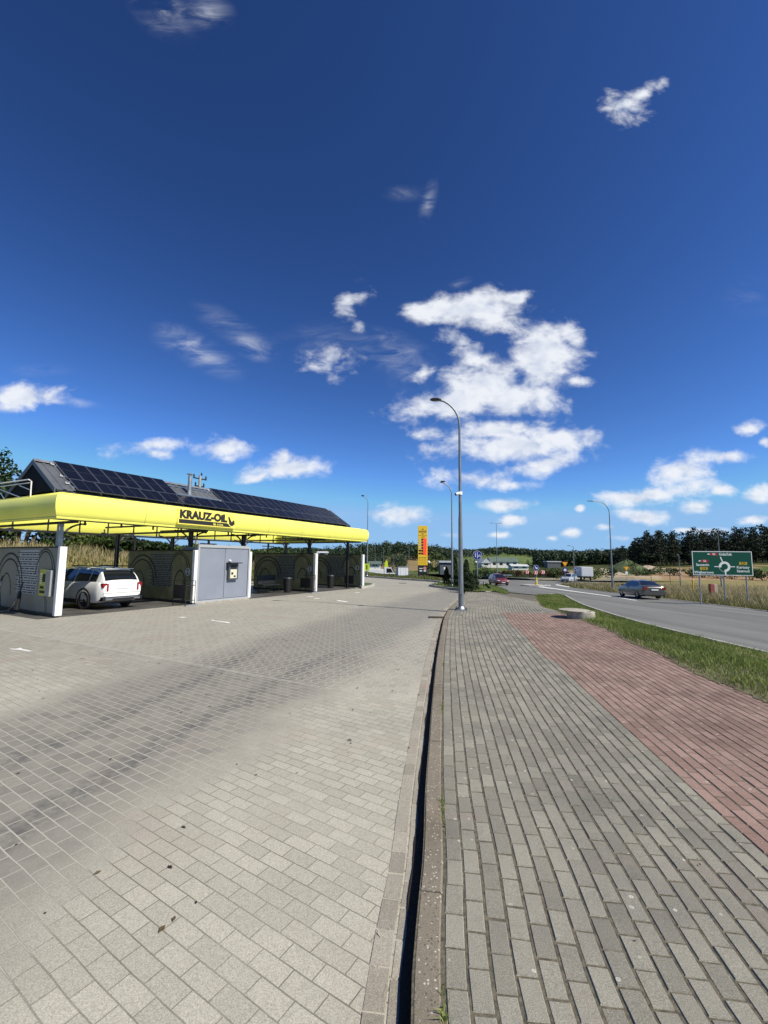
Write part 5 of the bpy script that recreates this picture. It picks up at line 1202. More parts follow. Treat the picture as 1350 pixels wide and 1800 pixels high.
def chevron(px, py, depth, label):
    q = at(px,py,depth); z0 = zH(q.x,q.y); e = empty('arrow_board', (q.x,q.y,z0), D2R(-4), label, 'arrow board', 'red and white arrow boards on the roundabout'); zc = q.z-z0; s_ = .40
    for x in (-.2,.2): MB().tube([(x,.03,-.1),(x,.03,zc)], .025, 6).build('post', M_galv, e)
    b_ = MB().box(-s_,s_,-.01,.01,zc-s_,zc+s_).build('board', mat('red board sheeting', (.60,.03,.02), .4), e); m_ = MB()
    for x0 in (-.30,.06): m_.add([(x0,-.013,zc-s_*.9),(x0+.17,-.013,zc-s_*.9),(x0+.36,-.013,zc),(x0+.17,-.013,zc+s_*.9),(x0,-.013,zc+s_*.9),(x0+.19,-.013,zc)], [(0,1,2,5),(5,2,3,4)])
    m_.build('chevrons', M_signw, b_)
chevron(926.5,1005.5,97.5,'leftmost red and white arrow board on the roundabout'); chevron(942,1006.5,97,'red and white arrow board directly behind the keep right sign'); chevron(954.5,1005.5,97,'rightmost red and white arrow board on the roundabout')
def yield_sign(px, py, depth, label, second=True):
    q = at(px,py,depth); z0 = zH(q.x,q.y); e = empty('yield_sign', (q.x,q.y,z0), D2R(-8), label, 'road sign'); zc = q.z-z0
    MB().tube([(0,.04,-.2),(0,.04,zc+.35)], .035, 8).build('post', M_galv, e, True); s = .50
    t1 = MB().add([(-s,-.01,zc+.32),(s,-.01,zc+.32),(0,-.01,zc-.55),(-s,.01,zc+.32),(s,.01,zc+.32),(0,.01,zc-.55)], [(0,1,2),(3,5,4),(0,3,4,1),(1,4,5,2),(2,5,3,0)]).build('red_triangle', mat('orange red border', (.62,.10,.02), .4), e)
    MB().add([(-s*.74,-.014,zc+.24),(s*.74,-.014,zc+.24),(0,-.014,zc-.40)], [(0,1,2)]).build('yellow_field', mat('yield yellow', (.80,.52,.03), .4), t1)
    if second:
        f = MB().tube([(0,-.006,zc-1.0),(0,.008,zc-1.0)], .40, 24).build('round_plate', M_signb, e); MB().tube([(0,-.011,zc-1.0),(0,-.008,zc-1.0)], .22, 18).build('arrow_ring', M_signw, f)
    else: MB().box(-.22,.22,-.01,.01,zc-1.15,zc-.6).build('white_plate', M_signw, e)
yield_sign(993,991,72,'yellow and red yield sign over a blue disc, left of the white box truck'); yield_sign(1101,999,84,'yellow yield sign with a white plate standing in the field by the green mound', False)
q = at(1012,1001,74); disc_sign(1012,1001,0,74,.42,'round blue sign just left of the white box truck cargo box','ring')
for px, d, lb in ((903,100,'thin bare post behind the red car, left one'),(911,98,'thin bare post behind the red car, right one'),(1217,70,'dark slim post in the meadow, nearest the green road sign'),(1177,78,'dark slim post in the meadow left of the short lamp'),(1144,90,'dark slim post above the grey sedan')):
    q = at(px,1004,d); e = empty('marker_post', (q.x,q.y,zH(q.x,q.y)), 0, lb, 'post', None); MB().tube([(0,0,-.2),(0,0,1.9)], .04, 8).build('pole', M_dark, e); MB().box(-.09,.09,-.03,.03,1.7,2.05).build('head', M_dark, e)
e_ = onH(850,1030); e = empty('marker_post', (e_.x,e_.y,e_.z), 0, 'short dark post in the grass right of the conifers', 'post'); MB().tube([(0,0,-.1),(0,0,.7)], .045, 8).build('pole', M_dark, e); MB().lathe([(.05,.7),(.05,.78)], 8).build('cap', M_signw, e)
q = at(1217,1014,50); e = empty('hydrant_marker', (q.x,q.y,zH(q.x,q.y)), 0, 'small yellow marker post in the meadow left of the sign posts', 'post'); MB().tube([(0,0,-.1),(0,0,1.2)], .07, 10).build('pole', M_signy, e); MB().lathe([(.10,1.2),(.10,1.3),(.03,1.38)], 10).build('cap', M_signy, e)
q = at(1252,1023,40); e = empty('utility_box', (q.x,q.y,zH(q.x,q.y)-.05), D2R(-10), 'small red and pale utility box in the tall grass behind the sign', 'utility box'); MB().box(-.25,.05,-.2,.2,0,1.15,.02).build('casing', mat('faded red casing', (.35,.09,.06), .6), e); MB().box(.05,.3,-.2,.2,0,1.15,.02).build('door', mat('pale casing', (.55,.45,.36), .6), e)
# concrete manhole ring with a shifted lid
c = onH(1021,1089); kz = c.y/F; e = empty('manhole_ring', (c.x+.16,c.y+.35,c.z-.07), D2R(-12), 'raised concrete manhole ring with a slipped lid in the grass verge', 'manhole'); e.scale = (.9,.9,.9)
MB().lathe([(.46,-.1),(.46,.30),(.44,.32),(.33,.32),(.33,.1)], 36).build('ring', M_conc, e, True); MB().lathe([(.02,.325),(.50,.325),(.52,.335),(.51,.36),(.49,.365),(.02,.37)], 36, (-.22,.02,0)).build('lid', M_conc, e, True)
# electrical cabinets, lime totem, lime lamp sign
q = onH(703,1013); e = empty('electrical_cabinet', (q.x+.1,q.y,q.z), D2R(25), 'twin pale grey electrical cabinets in the grass left of the price board', 'cabinet')
k_ = q.y/F
MB().box(-.45,.15,-.25,.25,0,15*k_,.02).build('left_housing', mat('pale grey cabinet', (.50,.53,.58), .5), e); MB().box(.155,.75,-.25,.25,0,15.5*k_,.02).build('right_housing', mat('pale grey cabinet', (.50,.53,.58), .5), e)
MB().box(-.47,.77,-.28,.28,15.5*k_,15.5*k_+.06).build('roof', M_galv, e); MB().box(.44,.455,-.256,-.252,.1,.9).box(-.16,-.145,-.256,-.252,.1,.9).build('door_gap', M_dark, e)
q = at(679,1000,92); e = empty('totem_sign', (q.x,q.y,zH(q.x,q.y)), 0, 'slim white totem with a lime top left of the electrical cabinets', 'totem'); MB().box(-.35,.35,-.15,.15,0,2.3,.03).build('white_pillar', M_signw, e); MB().prism([(-.35,2.3),(.35,2.3),(.30,3.4),(-.05,3.9),(-.30,3.2)], -.12, .12).build('lime_top', M_lime, e)
q = at(645,997,46); e = empty('lamp_banner', (q.x,q.y-.12,q.z), D2R(-8), 'lime banner board clamped to the lamp right of the wash', 'banner')
MB().box(-.27,.27,-.02,.02,-.36,.36,.01).build('lime_board', M_lime, e); MB().box(-.06,.06,-.026,-.021,-.22,.22).build('print', M_ink, e)
def globe(px, py, depth, label):
    q = at(px,py,depth); z0 = zH(q.x,q.y); e = empty('globe_lamp', (q.x,q.y,z0), 0, label, 'globe lamp', 'white globe lamps'); zc = q.z-z0
    MB().tube([(0,0,-.1),(0,0,zc-.15)], .05, 8).build('post', M_dark, e, True); MB().lathe([(.05,-.2),(.16,-.12),(.2,0),(.16,.14),(.03,.2)], 14, (0,0,zc)).build('globe', M_signw, e, True)
globe(753.5,988,60,'white globe lamp on a black post right of the price board'); globe(781.5,1001,44,'small white globe lamp behind the first conifer'); globe(836.5,988,75,'small white globe lamp behind the blue path sign')
# power pole behind the wash roof
q = st(26.7,-34.3); e = empty('utility_pole', (q.x,q.y,zH(q.x,q.y)), ROT, 'concrete power pole with insulators behind the wash roof', 'utility pole'); zt = at(347,836,q.y).z-zH(q.x,q.y)
MB().tube([(0,0,-.3),(0,0,zt)], [.17,.11], 10).build('pole', M_conc, e, True)
MB().box(-.7,.7,-.05,.05,zt-.35,zt-.25).box(-.5,.5,-.05,.05,zt-1.05,zt-.95).build('crossarm', M_dark, e)
for x, z in ((-.65,zt-.25),(.65,zt-.25),(0.15,zt),(-.45,zt-.95),(.45,zt-.95)): MB().lathe([(.03,0),(.08,.05),(.05,.1),(.09,.15),(.05,.2),(.07,.25),(.02,.3)], 10, (x,0,z)).build('insulator', mat('brown insulator', (.05,.03,.025), .3), e, True)
# bank posts seen through the first bay
for i,(px,d) in enumerate(((157,33),(163,33.5),(170,33))):
    q = at(px,950,d); e = empty('stake', (q.x,q.y,zH(q.x,q.y)-.1), 0, 'pale wooden stake on the grass bank seen through the first bay', 'stake', 'wooden stakes on the bank'); MB().tube([(0,0,-.1),(.03,0,1.7)], .04, 8).build('shaft', mat('pale wood', (.42,.34,.24), .8), e); MB().lathe([(.04,1.66),(.0,1.74)], 8, (.03,0,0)).build('tip', mat('pale wood', (.42,.34,.24), .8), e)
# guard rails far away behind the board
q = at(700,1004,100)
for x0, x1, d, lb in ((690,750,98,'dark guard rail far behind the price board'),(845,900,100,'dark guard rail behind the red car')):
    a = at(x0,1004,d); b_ = at(x1,1004,d); e = empty('guard_rail', (a.x,a.y,zH(a.x,a.y)), 0, lb, 'guard rail', None); L = b_.x-a.x
    MB().box(0,L,-.05,.05,.55,.82).build('rail', M_galv, e); 
    for k in range(int(L/2)+1): MB().box(k*2-.04,k*2+.04,.05,.12,-.1,.75).build('post', M_galv, e)

# ------------------------------------------------------------------ buildings far off
M_wall = mat('white render wall', (.70,.69,.65), .8, var=.06, vscale=.4); M_tile = mat('grey green roof', (.09,.13,.11), .7, var=.12, vscale=.5); M_pale = mat('pale roof sheet', (.50,.52,.54), .6, var=.1, vscale=.4)
def house(px, pyb, depth, w_, d_, h_, rh, label, wall=M_wall, roofm=M_tile, rot=0, doors=0, name='house', flat=False, axis='x'):
    q = at(px,pyb,depth); e = empty(name, (q.x,q.y,q.z), D2R(rot), label, 'building'); 
    MB().box(-w_/2,w_/2,0,d_,-1.6,h_).build('wall', wall, e)
    if flat: MB().box(-w_/2-.3,w_/2+.3,-.3,d_+.3,h_,h_+.5).build('roof', roofm, e)
    elif axis == 'x': MB().add([(-w_/2-.4,-.5,h_-.1),(w_/2+.4,-.5,h_-.1),(w_/2+.4,d_+.5,h_-.1),(-w_/2-.4,d_+.5,h_-.1),(-w_/2-.4,d_/2,h_+rh),(w_/2+.4,d_/2,h_+rh)], [(0,1,5,4),(2,3,4,5),(0,4,3),(1,2,5),(0,3,2,1)]).build('roof', roofm, e)
    else: MB().add([(-w_/2-.3,-.4,h_-.1),(w_/2+.3,-.4,h_-.1),(0,-.4,h_+rh),(-w_/2-.3,d_+.4,h_-.1),(w_/2+.3,d_+.4,h_-.1),(0,d_+.4,h_+rh)], [(0,1,2),(3,5,4),(0,2,5,3),(1,4,5,2),(0,3,4,1)]).build('roof', roofm, e)
    for k in range(doors):
        x = -w_/2+w_*(k+.5)/doors; MB().box(x-w_/doors*.22,x+w_/doors*.22,-.06,.02,.2,h_*.72).build('door', M_black, e)
    return e
house(854.5,994,230,4.6,12,1.4,2.2,'white gabled hall far behind the blue path sign', roofm=M_pale, axis='y', doors=1)
house(887,994,235,14.5,9,2.1,2.2,'long low hall with grey green roof and dark doors', doors=4)
house(914.5,999,190,7,6,1.0,.7,'grey roofed shed right of the long hall', roofm=M_pale, doors=2)
house(974,993,210,6.3,5,1.3,.2,'low dark flat shed left of the yield sign', wall=mat('dark shed wall', (.10,.11,.12), .8), flat=True, roofm=M_pale)
house(784,1000,120,3.2,3,1.7,.15,'dark flat roofed shelter behind the first lamp', wall=mat('dark shed wall', (.10,.11,.12), .8), flat=True, roofm=M_pale)
house(712,974,300,2.6,3,.9,.8,'small white house on the wooded knoll left of the price board', axis='y', doors=1)
house(659,996,140,3.5,4,.9,.8,'small pale house behind the white panel van', doors=1); house(566,975,170,3.4,4,.8,.5,'pale farm building seen above the fourth bay wall', roofm=M_pale, doors=1)
house(1343,972,240,4,4,1.2,1.3,'small house at the far right edge of the wood', axis='y', doors=1)

# ------------------------------------------------------------------ vehicles
def paint(name, c, metal=.0, rough=.3): return mat(name, c, rough, metal, coat=.8)
def make_wheel(parent, x, y, r_, rim_m):
    e = empty('wheel', (x,y,r_)); e.parent = parent; sg = 1 if y > 0 else -1
    t = MB(); n = 28; pr = [(r_*.62,-.10),(r_*.90,-.115),(r_*.99,-.09),(r_,-.04),(r_,.04),(r_*.99,.09),(r_*.90,.115),(r_*.62,.10)]
    for rr, yy_ in pr:
        for j in range(n): a = 2*math.pi*j/n; t.v.append((rr*math.cos(a), yy_, rr*math.sin(a)))
    for i in range(len(pr)):
        for j in range(n): t.f.append((i*n+j, i*n+(j+1)%n, ((i+1)%len(pr))*n+(j+1)%n, ((i+1)%len(pr))*n+j))
    t.build('tyre', M_rubber, e, True)
    m_ = MB().tube([(0,-.06*sg,0),(0,.03*sg,0)], r_*.60, 24); 
    for k in range(5):
        a = 2*math.pi*k/5; d = Vector((math.cos(a),0,math.sin(a))); nn = Vector((-math.sin(a),0,math.cos(a)))
        m_.add([d*r_*.1+nn*.05+Vector((0,.075*sg,0)), d*r_*.58+nn*.035+Vector((0,.085*sg,0)), d*r_*.58-nn*.035+Vector((0,.085*sg,0)), d*r_*.1-nn*.05+Vector((0,.075*sg,0)),
                d*r_*.1+nn*.05+Vector((0,.03*sg,0)), d*r_*.58+nn*.035+Vector((0,.03*sg,0)), d*r_*.58-nn*.035+Vector((0,.03*sg,0)), d*r_*.1-nn*.05+Vector((0,.03*sg,0))], [(0,1,2,3),(4,7,6,5),(0,4,5,1),(1,5,6,2),(2,6,7,3),(3,7,4,0)])
    m_.tube([(0,.0,0),(0,.10*sg,0)], r_*.13, 12)
    rm = m_.build('rim', rim_m, e)
    MB().tube([(0,.031*sg,0),(0,.034*sg,0)], r_*.585, 24).build('hub_well', M_black, e)
def I(tab, x): return float(np.interp(x, [p[0] for p in tab], [p[1] for p in tab]))
def car(label, loc, heading, P, body_m, cat='car', detail=True):
    """x forward, y left. P holds the side-view curves of this car."""
    e = empty('car', loc, heading, label, cat); L, Wd = P['L'], P['W']; xs = sorted(set([round(v,3) for v in np.linspace(-L/2, L/2, 46)]+[p[0] for p in P['belt']]))
    def hw(x):                               # half width in plan
        f = abs(x)/(L/2); return Wd/2*(1-.045*f**2-.13*max(0,f-.86)/.14*((max(0,f-.86)/.14)))
    mb = MB(); n = None
    for x in xs:
        zb, zs = I(P['sill'], x), I(P['belt'], x); w = hw(x); h_ = zs-zb
        half = [(0,zb),(w*.84,zb),(w*.95,zb+.04),(w*.985,zb+h_*.30),(w,zb+h_*.52),(w*.992,zb+h_*.70),(w*.97,zb+h_*.86),(w*.93,zs-.03),(w*.87,zs),(w*.55,zs+.018),(0,zs+.028)]
        rng_ = half+[(-y,z) for y,z in half[-2:0:-1]]; n = len(rng_); mb.v += [(x,y,z) for y,z in rng_]
    m = len(xs)
    for i in range(m-1):
        for j in range(n): mb.f.append((i*n+j, i*n+(j+1)%n, (i+1)*n+(j+1)%n, (i+1)*n+j))
    mb.f.append(tuple(range(n))); mb.f.append(tuple(range((m-1)*n, m*n)))
    body = mb.build('body', body_m, e, True)
    # wheel arches cut out of the body
    ar = P['r']*1.16
    for x in (P['fx'], P['rx']):
        c = MB().tube([(x,-Wd,P['r']*1.0),(x,Wd,P['r']*1.0)], ar, 32).build('cutter', body_m); md = body.modifiers.new('b', 'BOOLEAN'); md.operation = 'DIFFERENCE'; md.object = c; md.solver = 'EXACT'
        me = bpy.data.meshes.new_from_object(body.evaluated_get(bpy.context.evaluated_depsgraph_get())); body.modifiers.clear(); body.data = me; me.materials.clear(); me.materials.append(body_m); bpy.data.objects.remove(c)
    for p_ in body.data.polygons: p_.use_smooth = True
    try: body.data.set_sharp_from_angle(angle=D2R(32))
    except Exception: pass
    MB().box(P['rx']-.5,P['fx']+.5,-Wd/2*.72,Wd/2*.72,.20,.55).build('underbody', M_black, e)
    for x in (P['fx'], P['rx']):
        for s_ in (1,-1):
            MB().box(x-ar*1.0,x+ar*1.0,s_*Wd*.30-.02,s_*Wd*.30+.02,.25,P['r']+ar*.95).build('wheel_well', M_black, e)
            make_wheel(e, x, s_*(Wd/2-.125), P['r'], P.get('rim', M_alu))
            if P.get('clad'):
                c_ = MB()
                for j in range(18):
                    a0, a1 = math.pi*(-.06+1.12*j/18), math.pi*(-.06+1.12*(j+1)/18)
                    for a,b_ in ((a0,a1),): 
                        q = [(x+rr*math.cos(t), s_*(hw(x)+.006+(.004 if rr > ar*1.05 else .010)), P['r']+rr*math.sin(t)) for t in (a,b_) for rr in (ar*.98, ar*1.14)]
                        c_.add(q, [(0,1,3,2)])
                c_.build('arch_trim', M_black, e)
    # greenhouse
    ga, gb = P['roof'][0][0], P['roof'][-1][0]; gx = [ga+(gb-ga)*i/34 for i in range(35)]; K_ = P.get('tumble', .42); g = MB(); gn = None
    def gw(x, z):                            # half width of the glasshouse at height z
        zb = I(P['belt'], x); return hw(x)*.895-K_*max(0, z-zb)
    for x in gx:
        zb = I(P['belt'], x)-.02; zr = max(zb+.03, I(P['roof'], x)); wt = gw(x, zr)
        half = [(gw(x,zb),zb)]+[(gw(x, zb+(zr-zb)*f), zb+(zr-zb)*f) for f in (.35,.7,.92)]+[(wt-.05,zr-.004),(wt*.6,zr+.022),(0,zr+.034)]
        ring_ = half+[(-y,z) for y,z in half[-2::-1]]; gn = len(ring_); g.v += [(x,y,z) for y,z in ring_]
    for i in range(len(gx)-1):
        for j in range(gn-1): g.f.append((i*gn+j, i*gn+j+1, (i+1)*gn+j+1, (i+1)*gn+j))
    g.f.append(tuple(range(gn))); g.f.append(tuple(range((len(gx)-1)*gn, len(gx)*gn)))
    g.build('cabin', body_m, e, True)
    for s_ in (1,-1):
        for (a, b_) in P['side']:
            w_ = MB(); cols_ = 10
            for i in range(cols_+1):
                x = a+(b_-a)*i/cols_; z0 = I(P['belt'], x)+.035; z1 = max(z0+.012, I(P['roof'], x)-.075)
                for f in (0,.5,1): z = z0+(z1-z0)*f; w_.v.append((x, s_*(gw(x,z)+.006), z))
            for i in range(cols_):
                for f in (0,1): w_.f.append((i*3+f, i*3+f+1, i*3+4+f, i*3+3+f))
            w_.build('side_window', M_glass, e, True)
    for nm, (a, b_) in (('windscreen', P['ws']), ('rear_window', P['rw'])):
        w_ = MB(); 
        for i in range(9):
            x = a+(b_-a)*i/8; zr = I(P['roof'], x); wt = gw(x, zr)-.06
            for f in (-1,-.6,0,.6,1): w_.v.append((x, f*wt, zr+(.032 if f == 0 else .022 if abs(f) < 1 else -.002)+.010))
        for i in range(8):
            for j in range(4): w_.f.append((i*5+j, i*5+j+1, i*5+6+j, i*5+5+j))
        w_.build(nm, M_glass, e, True)
    # door gaps and mirrors
    dg = MB()
    for x in P['gaps']:
        for s_ in (1,-1):
            zb, zs = I(P['sill'], x)+.06, I(P['belt'], x)-.02; h_ = zs-zb
            q = [(hw(x)*.985,zb),(hw(x),zb+h_*.5),(hw(x)*.992,zb+h_*.7),(hw(x)*.94,zs)]
            for (y0,z0),(y1,z1) in zip(q,q[1:]): dg.add([(x-.006,s_*(y0+.003),z0),(x+.006,s_*(y0+.003),z0),(x+.006,s_*(y1+.003),z1),(x-.006,s_*(y1+.003),z1)], [(0,1,2,3)])
    dg.build('door_gap', M_black, e)
    mx = P['ws'][0] if P['ws'][0] > P['ws'][1] else P['ws'][1]
    for s_ in (1,-1):
        y0 = s_*(hw(P['mir'])+.02); zb = I(P['belt'], P['mir']); mo = MB().box(P['mir']-.05,P['mir']+.10,min(y0,y0+s_*.20),max(y0,y0+s_*.20),zb+.03,zb+.17,.03).build('mirror', body_m, e)
        for hx in P['handles']: MB().box(hx-.09,hx+.09,s_*(hw(hx)+.002)-.012,s_*(hw(hx)+.002)+.012,zb-.15,zb-.12,.006).build('door_handle', body_m, e)
    for nm, lst in P['bits'].items():
        for (x0,x1,y0,y1,z0,z1,mt,sym) in lst:
            for s_ in ((1,-1) if sym else (1,)):
                MB().box(x0,x1,min(s_*y0,s_*y1),max(s_*y0,s_*y1),z0,z1,.008).build(nm, mt, e)
    return e
M_tail = mat('red tail lamp', (.22,.006,.010), .15, coat=.8); M_head = mat('headlamp glass', (.62,.64,.66), .08, .3, coat=.6); M_plate = mat('number plate', (.66,.67,.68), .4); M_chrome = mat('chrome', (.62,.63,.65), .12, 1.0)
SUVW = paint('white car paint', (.78,.79,.79))
suv = dict(L=4.81, W=1.90, r=.37, fx=1.46, rx=-1.36, rim=mat('dark alloy', (.10,.10,.11), .35, .7), clad=True, tumble=.36, mir=.95,
  sill=[(-2.41,.52),(-2.2,.34),(-1.9,.26),(1.9,.24),(2.2,.28),(2.41,.45)],
  belt=[(-2.41,.98),(-2.34,1.06),(-2.15,1.10),(-1.4,1.09),(0,1.06),(1.0,1.04),(1.25,1.03),(2.0,.93),(2.3,.82),(2.41,.70)],
  roof=[(-2.32,1.10),(-2.20,1.30),(-2.02,1.50),(-1.80,1.59),(-1.4,1.645),(-.6,1.69),(.1,1.68),(.55,1.60),(1.28,1.06)],
  side=[(-1.95,-1.50),(-1.44,-.52),(-.44,.55)], ws=(1.2,.62), rw=(-2.295,-1.98), gaps=(-1.42,-.48,.62), handles=(-1.15,-.15),
  bits={'tail_lamp':[(-2.405,-2.28,.66,.835,.88,1.06,M_tail,True),(-2.425,-2.39,.60,.67,.74,1.04,M_tail,True)], 'rear_bumper':[(-2.46,-2.2,-.82,.82,.36,.52,M_black,False)], 'bumper_strip':[(-2.475,-2.44,-.72,.72,.455,.485,M_chrome,False)],
        'sill_trim':[(-.98,1.08,.90,.962,.25,.40,M_black,True)], 'exhaust_trim':[(-2.48,-2.42,.45,.72,.39,.44,M_chrome,True)], 'plate':[(-2.425,-2.405,-.26,.26,.82,.93,M_plate,False)], 'spoiler':[(-2.14,-1.9,-.58,.58,1.605,1.635,SUVW,False)], 'roof_rail':[(-1.7,.2,.565,.60,1.70,1.745,M_black,True)],
        'tailgate_gap':[(-2.416,-2.408,-.80,.80,.66,.668,M_black,False)], 'front_grille':[(2.36,2.43,-.5,.5,.55,.78,M_black,False)], 'headlamp':[(2.22,2.36,.55,.85,.68,.80,M_head,True)]})
w1 = onH(145,1071.5,YARD); hd = math.atan2(-E2.y, -E2.x); hv = Vector((math.cos(hd),math.sin(hd),0)); lv = Vector((-hv.y,hv.x,0))
hd += D2R(3); hv = Vector((math.cos(hd),math.sin(hd),0)); lv = Vector((-hv.y,hv.x,0))
KS = .88; o_ = w1-hv*(-1.36*KS)-lv*.92*KS
ob = car('white SUV parked tail out in the first wash bay', (o_.x,o_.y,YARD), hd, suv, SUVW); ob.scale = (KS,KS,KS)
GREY = paint('dark grey metallic paint', (.095,.093,.090), .35, .3)
sed = dict(L=4.55, W=1.77, r=.315, fx=1.42, rx=-1.22, tumble=.52, mir=.80,
  sill=[(-2.275,.42),(-2.1,.30),(-1.8,.22),(1.8,.20),(2.1,.24),(2.275,.40)],
  belt=[(-2.275,.86),(-2.2,.97),(-2.0,1.0),(-1.5,1.0),(-.8,.96),(0,.93),(.9,.92),(1.2,.90),(1.9,.80),(2.15,.72),(2.275,.60)],
  roof=[(-1.78,1.0),(-1.45,1.16),(-1.0,1.36),(-.6,1.41),(0,1.43),(.3,1.41),(.62,1.31),(1.25,.92)],
  side=[(-1.28,-.98),(-.90,-.18),(-.08,.72)], ws=(1.17,.42), rw=(-1.70,-1.05), gaps=(-.93,-.13,.84), handles=(-.70,.10),
  bits={'tail_lamp':[(-2.285,-2.08,.55,.845,.74,.90,M_tail,True)], 'rear_bumper':[(-2.33,-2.1,-.80,.80,.34,.58,GREY,False)], 'lower_trim':[(-2.335,-2.2,-.74,.74,.26,.34,M_black,False)], 'plate':[(-2.31,-2.285,-.26,.26,.66,.77,M_plate,False)],
        'boot_lip':[(-2.25,-2.16,-.60,.60,.985,1.005,GREY,False)], 'headlamp':[(2.02,2.2,.50,.80,.56,.68,M_head,True)], 'front_grille':[(2.22,2.3,-.4,.4,.42,.62,M_black,False)]})
wf, wr = onH(1097,1049.2), onH(1121,1052.4); cen_r = onH(1161.5,1054.8)
hv = (wf-wr); hv.z = 0; print('sedan wheelbase', hv.length, 'track', (cen_r-wr).length); 
hd = math.atan2(.985, .17); hv2 = Vector((math.cos(hd),math.sin(hd),0))
hd = math.atan2((wf-wr).y*.5+.985*1.5, (wf-wr).x*.5+.17*1.5) if False else D2R(86)
hv = Vector((math.cos(hd),math.sin(hd),0)); lv = Vector((-hv.y,hv.x,0)); o_ = wr-hv*(-1.22)-lv*.80
ob = car('dark grey sedan driving away on the main road', (o_.x,o_.y,o_.z), hd, sed, GREY); ob.rotation_euler = (0, math.atan(.0235), hd)
RED = paint('dark red paint', (.16,.012,.016), .3)
hat = dict(L=4.4, W=1.83, r=.34, fx=1.35, rx=-1.30, tumble=.42, mir=.85,
  sill=[(-2.2,.45),(-2.0,.30),(1.8,.24),(2.05,.28),(2.2,.42)],
  belt=[(-2.2,.95),(-2.05,1.05),(-1.0,1.04),(.9,1.0),(1.2,.99),(1.9,.88),(2.1,.78),(2.2,.64)],
  roof=[(-2.1,1.05),(-1.85,1.42),(-1.4,1.58),(-.5,1.62),(.2,1.59),(1.22,1.0)],
  side=[(-1.65,-1.1),(-1.0,-.2),(-.1,.75)], ws=(1.15,.28), rw=(-2.05,-1.75), gaps=(-1.05,-.15,.82), handles=(-.8,.1),
  bits={'tail_lamp':[(-2.2,-2.05,.6,.86,.8,1.0,M_tail,True)], 'headlamp':[(2.0,2.19,.52,.84,.68,.80,M_head,True)], 'front_grille':[(2.15,2.225,-.5,.5,.50,.66,M_black,False),(2.17,2.235,-.62,.62,.28,.42,M_black,False)], 'grille_trim':[(2.19,2.235,-.45,.45,.63,.66,M_chrome,False)], 'plate':[(2.225,2.245,-.26,.26,.42,.52,M_plate,False)]})
q = onH(880,1029.2); car('dark red car coming out of the roundabout', (q.x,q.y+1.2,q.z), D2R(-86), hat, RED)
SILV = paint('pale silver paint', (.55,.58,.62), .3)
q = at(1000,1013,84); car('pale silver car in front of the white box truck', (q.x,q.y,zH(q.x,q.y)), D2R(228), hat, SILV)
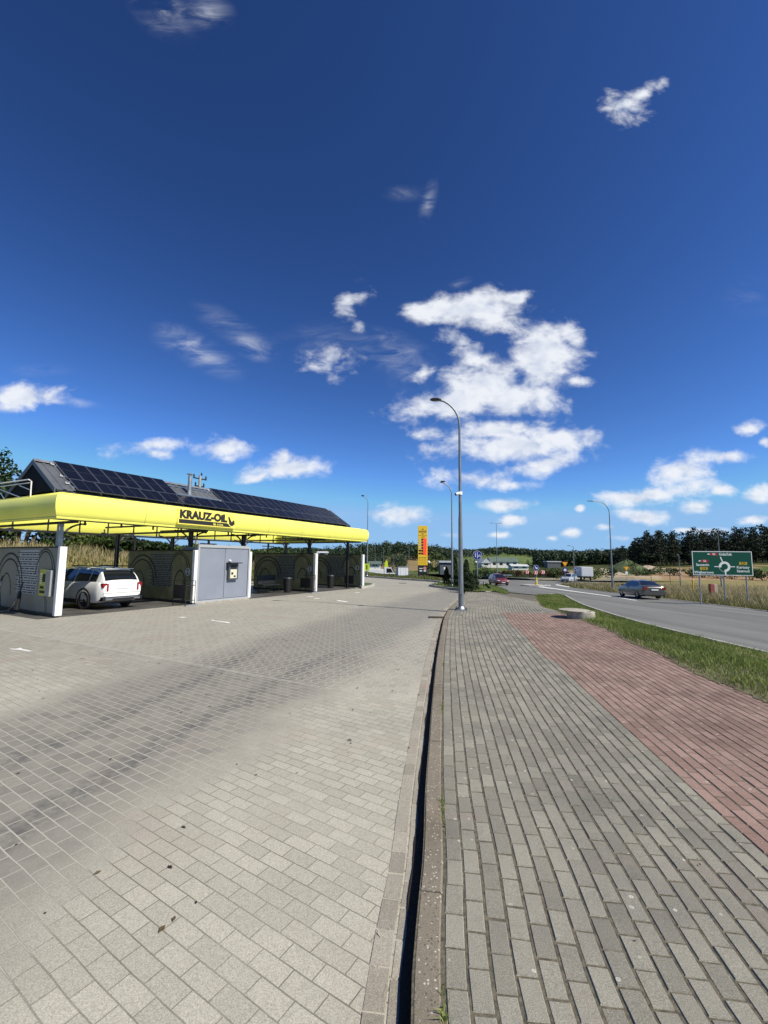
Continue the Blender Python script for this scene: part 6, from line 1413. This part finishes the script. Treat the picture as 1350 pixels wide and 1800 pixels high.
# box truck at the roundabout, panel van behind the grass
def box_truck(loc, rz, label, name='box_truck', Lb=5.6, hb=2.5, cab_m=SUVW, box_m=M_white, low=.85):
    e = empty(name, loc, rz, label, 'truck' if name == 'box_truck' else 'van')
    MB().box(-Lb,0,-1.15,1.15,low,low+hb,.04).build('cargo_box', box_m, e); MB().box(-Lb,2.0,-.45,.45,.5,low-.003).build('chassis', M_black, e)
    cb = MB().prism([(.12,.45),(2.05,.45),(2.1,1.15),(1.85,1.35),(1.35,2.25),(.12,2.3)], -1.0, 1.0).build('cab', cab_m, e)
    MB().add([(2.0,-.85,1.30),(2.0,.85,1.30),(1.45,.80,2.18),(1.45,-.80,2.18)], [(0,1,2,3)]).build('windscreen', M_glass, e)
    for s_ in (1,-1): MB().add([(.5,s_*1.006,1.25),(1.75,s_*1.006,1.3),(1.35,s_*1.006,2.05),(.5,s_*1.006,2.08)], [(0,1,2,3)]).build('side_window', M_glass, e)
    for x in (1.3,-Lb+1.3):
        for s_ in (1,-1): make_wheel(e, x, s_*.95, .42, M_alu)
    MB().box(-Lb-.01,-Lb+.0,-1.0,1.0,low+.1,low+hb-.1).build('rear_door', cab_m, e)
    return e
q = at(1022,1012,96); box_truck((q.x,q.y,zH(q.x,q.y)), D2R(82), 'white box truck entering the roundabout on the right', Lb=4.2, hb=1.95)
q = at(690,1006,84); box_truck((q.x-1.6,q.y,zH(q.x,q.y)+.2), D2R(-4), 'long white panel van behind the grass right of the wash', 'panel_van', 5.0, 1.35, low=.55)
# dry leaf scraps blown over the yard and sidewalk, weeds in the kerb joint
rs = np.random.default_rng(5); n_ = 420; x_ = rs.uniform(-7, 5, n_); y_ = rs.uniform(1.2, 14, n_); on_w = inpoly(x_, y_, walk_poly); k_ = (x_ < np.interp(y_, _KY, _KX)-.1)|on_w; x_, y_, on_w = x_[k_], y_[k_], on_w[k_]
sz = rs.uniform(.008,.026,len(x_))*np.where(on_w, .5, 1); a_ = rs.uniform(0,6.28,len(x_)); P_ = np.stack([x_, y_, np.where(on_w, H(x_,y_)+.008, YARD+.006)], 1); d1 = np.stack([np.cos(a_)*sz, np.sin(a_)*sz, 0*sz], 1); d2 = np.stack([-np.sin(a_)*sz*.45, np.cos(a_)*sz*.45, sz*.25], 1)
me = mesh_np(np.stack([P_-d1, P_-d2*[1,1,0], P_+d1, P_+d2], 1).reshape(-1,3), np.arange(4*len(x_)).reshape(-1,4), 'leaf_litter')
at_ = me.attributes.new('tint','FLOAT','POINT'); at_.data.foreach_set('value', np.repeat(rs.random(len(x_)),4).astype(np.float32)); link('leaf_litter', me, leafmat('dry leaf scraps', (.03,.022,.015), (.12,.09,.05), (.45,.42,.35)))['kind'] = 'stuff'
uu = np.concatenate([rs.normal(c_, .10, 60) for c_ in (2.2,3.9,4.35,5.9,8.1,10.4)]); xx, yy2 = kerb_at(uu, np.full(len(uu), .132)+rs.normal(0,.005,len(uu)))
blades('kerb_weeds', np.stack([xx, yy2, H(xx,yy2)-.004], 1), .028, .006, L_grass, 1.4, 8)
for o in list(scn.objects):
    if o.name.startswith('cutter') or o.name == 'tmp': bpy.data.objects.remove(o)
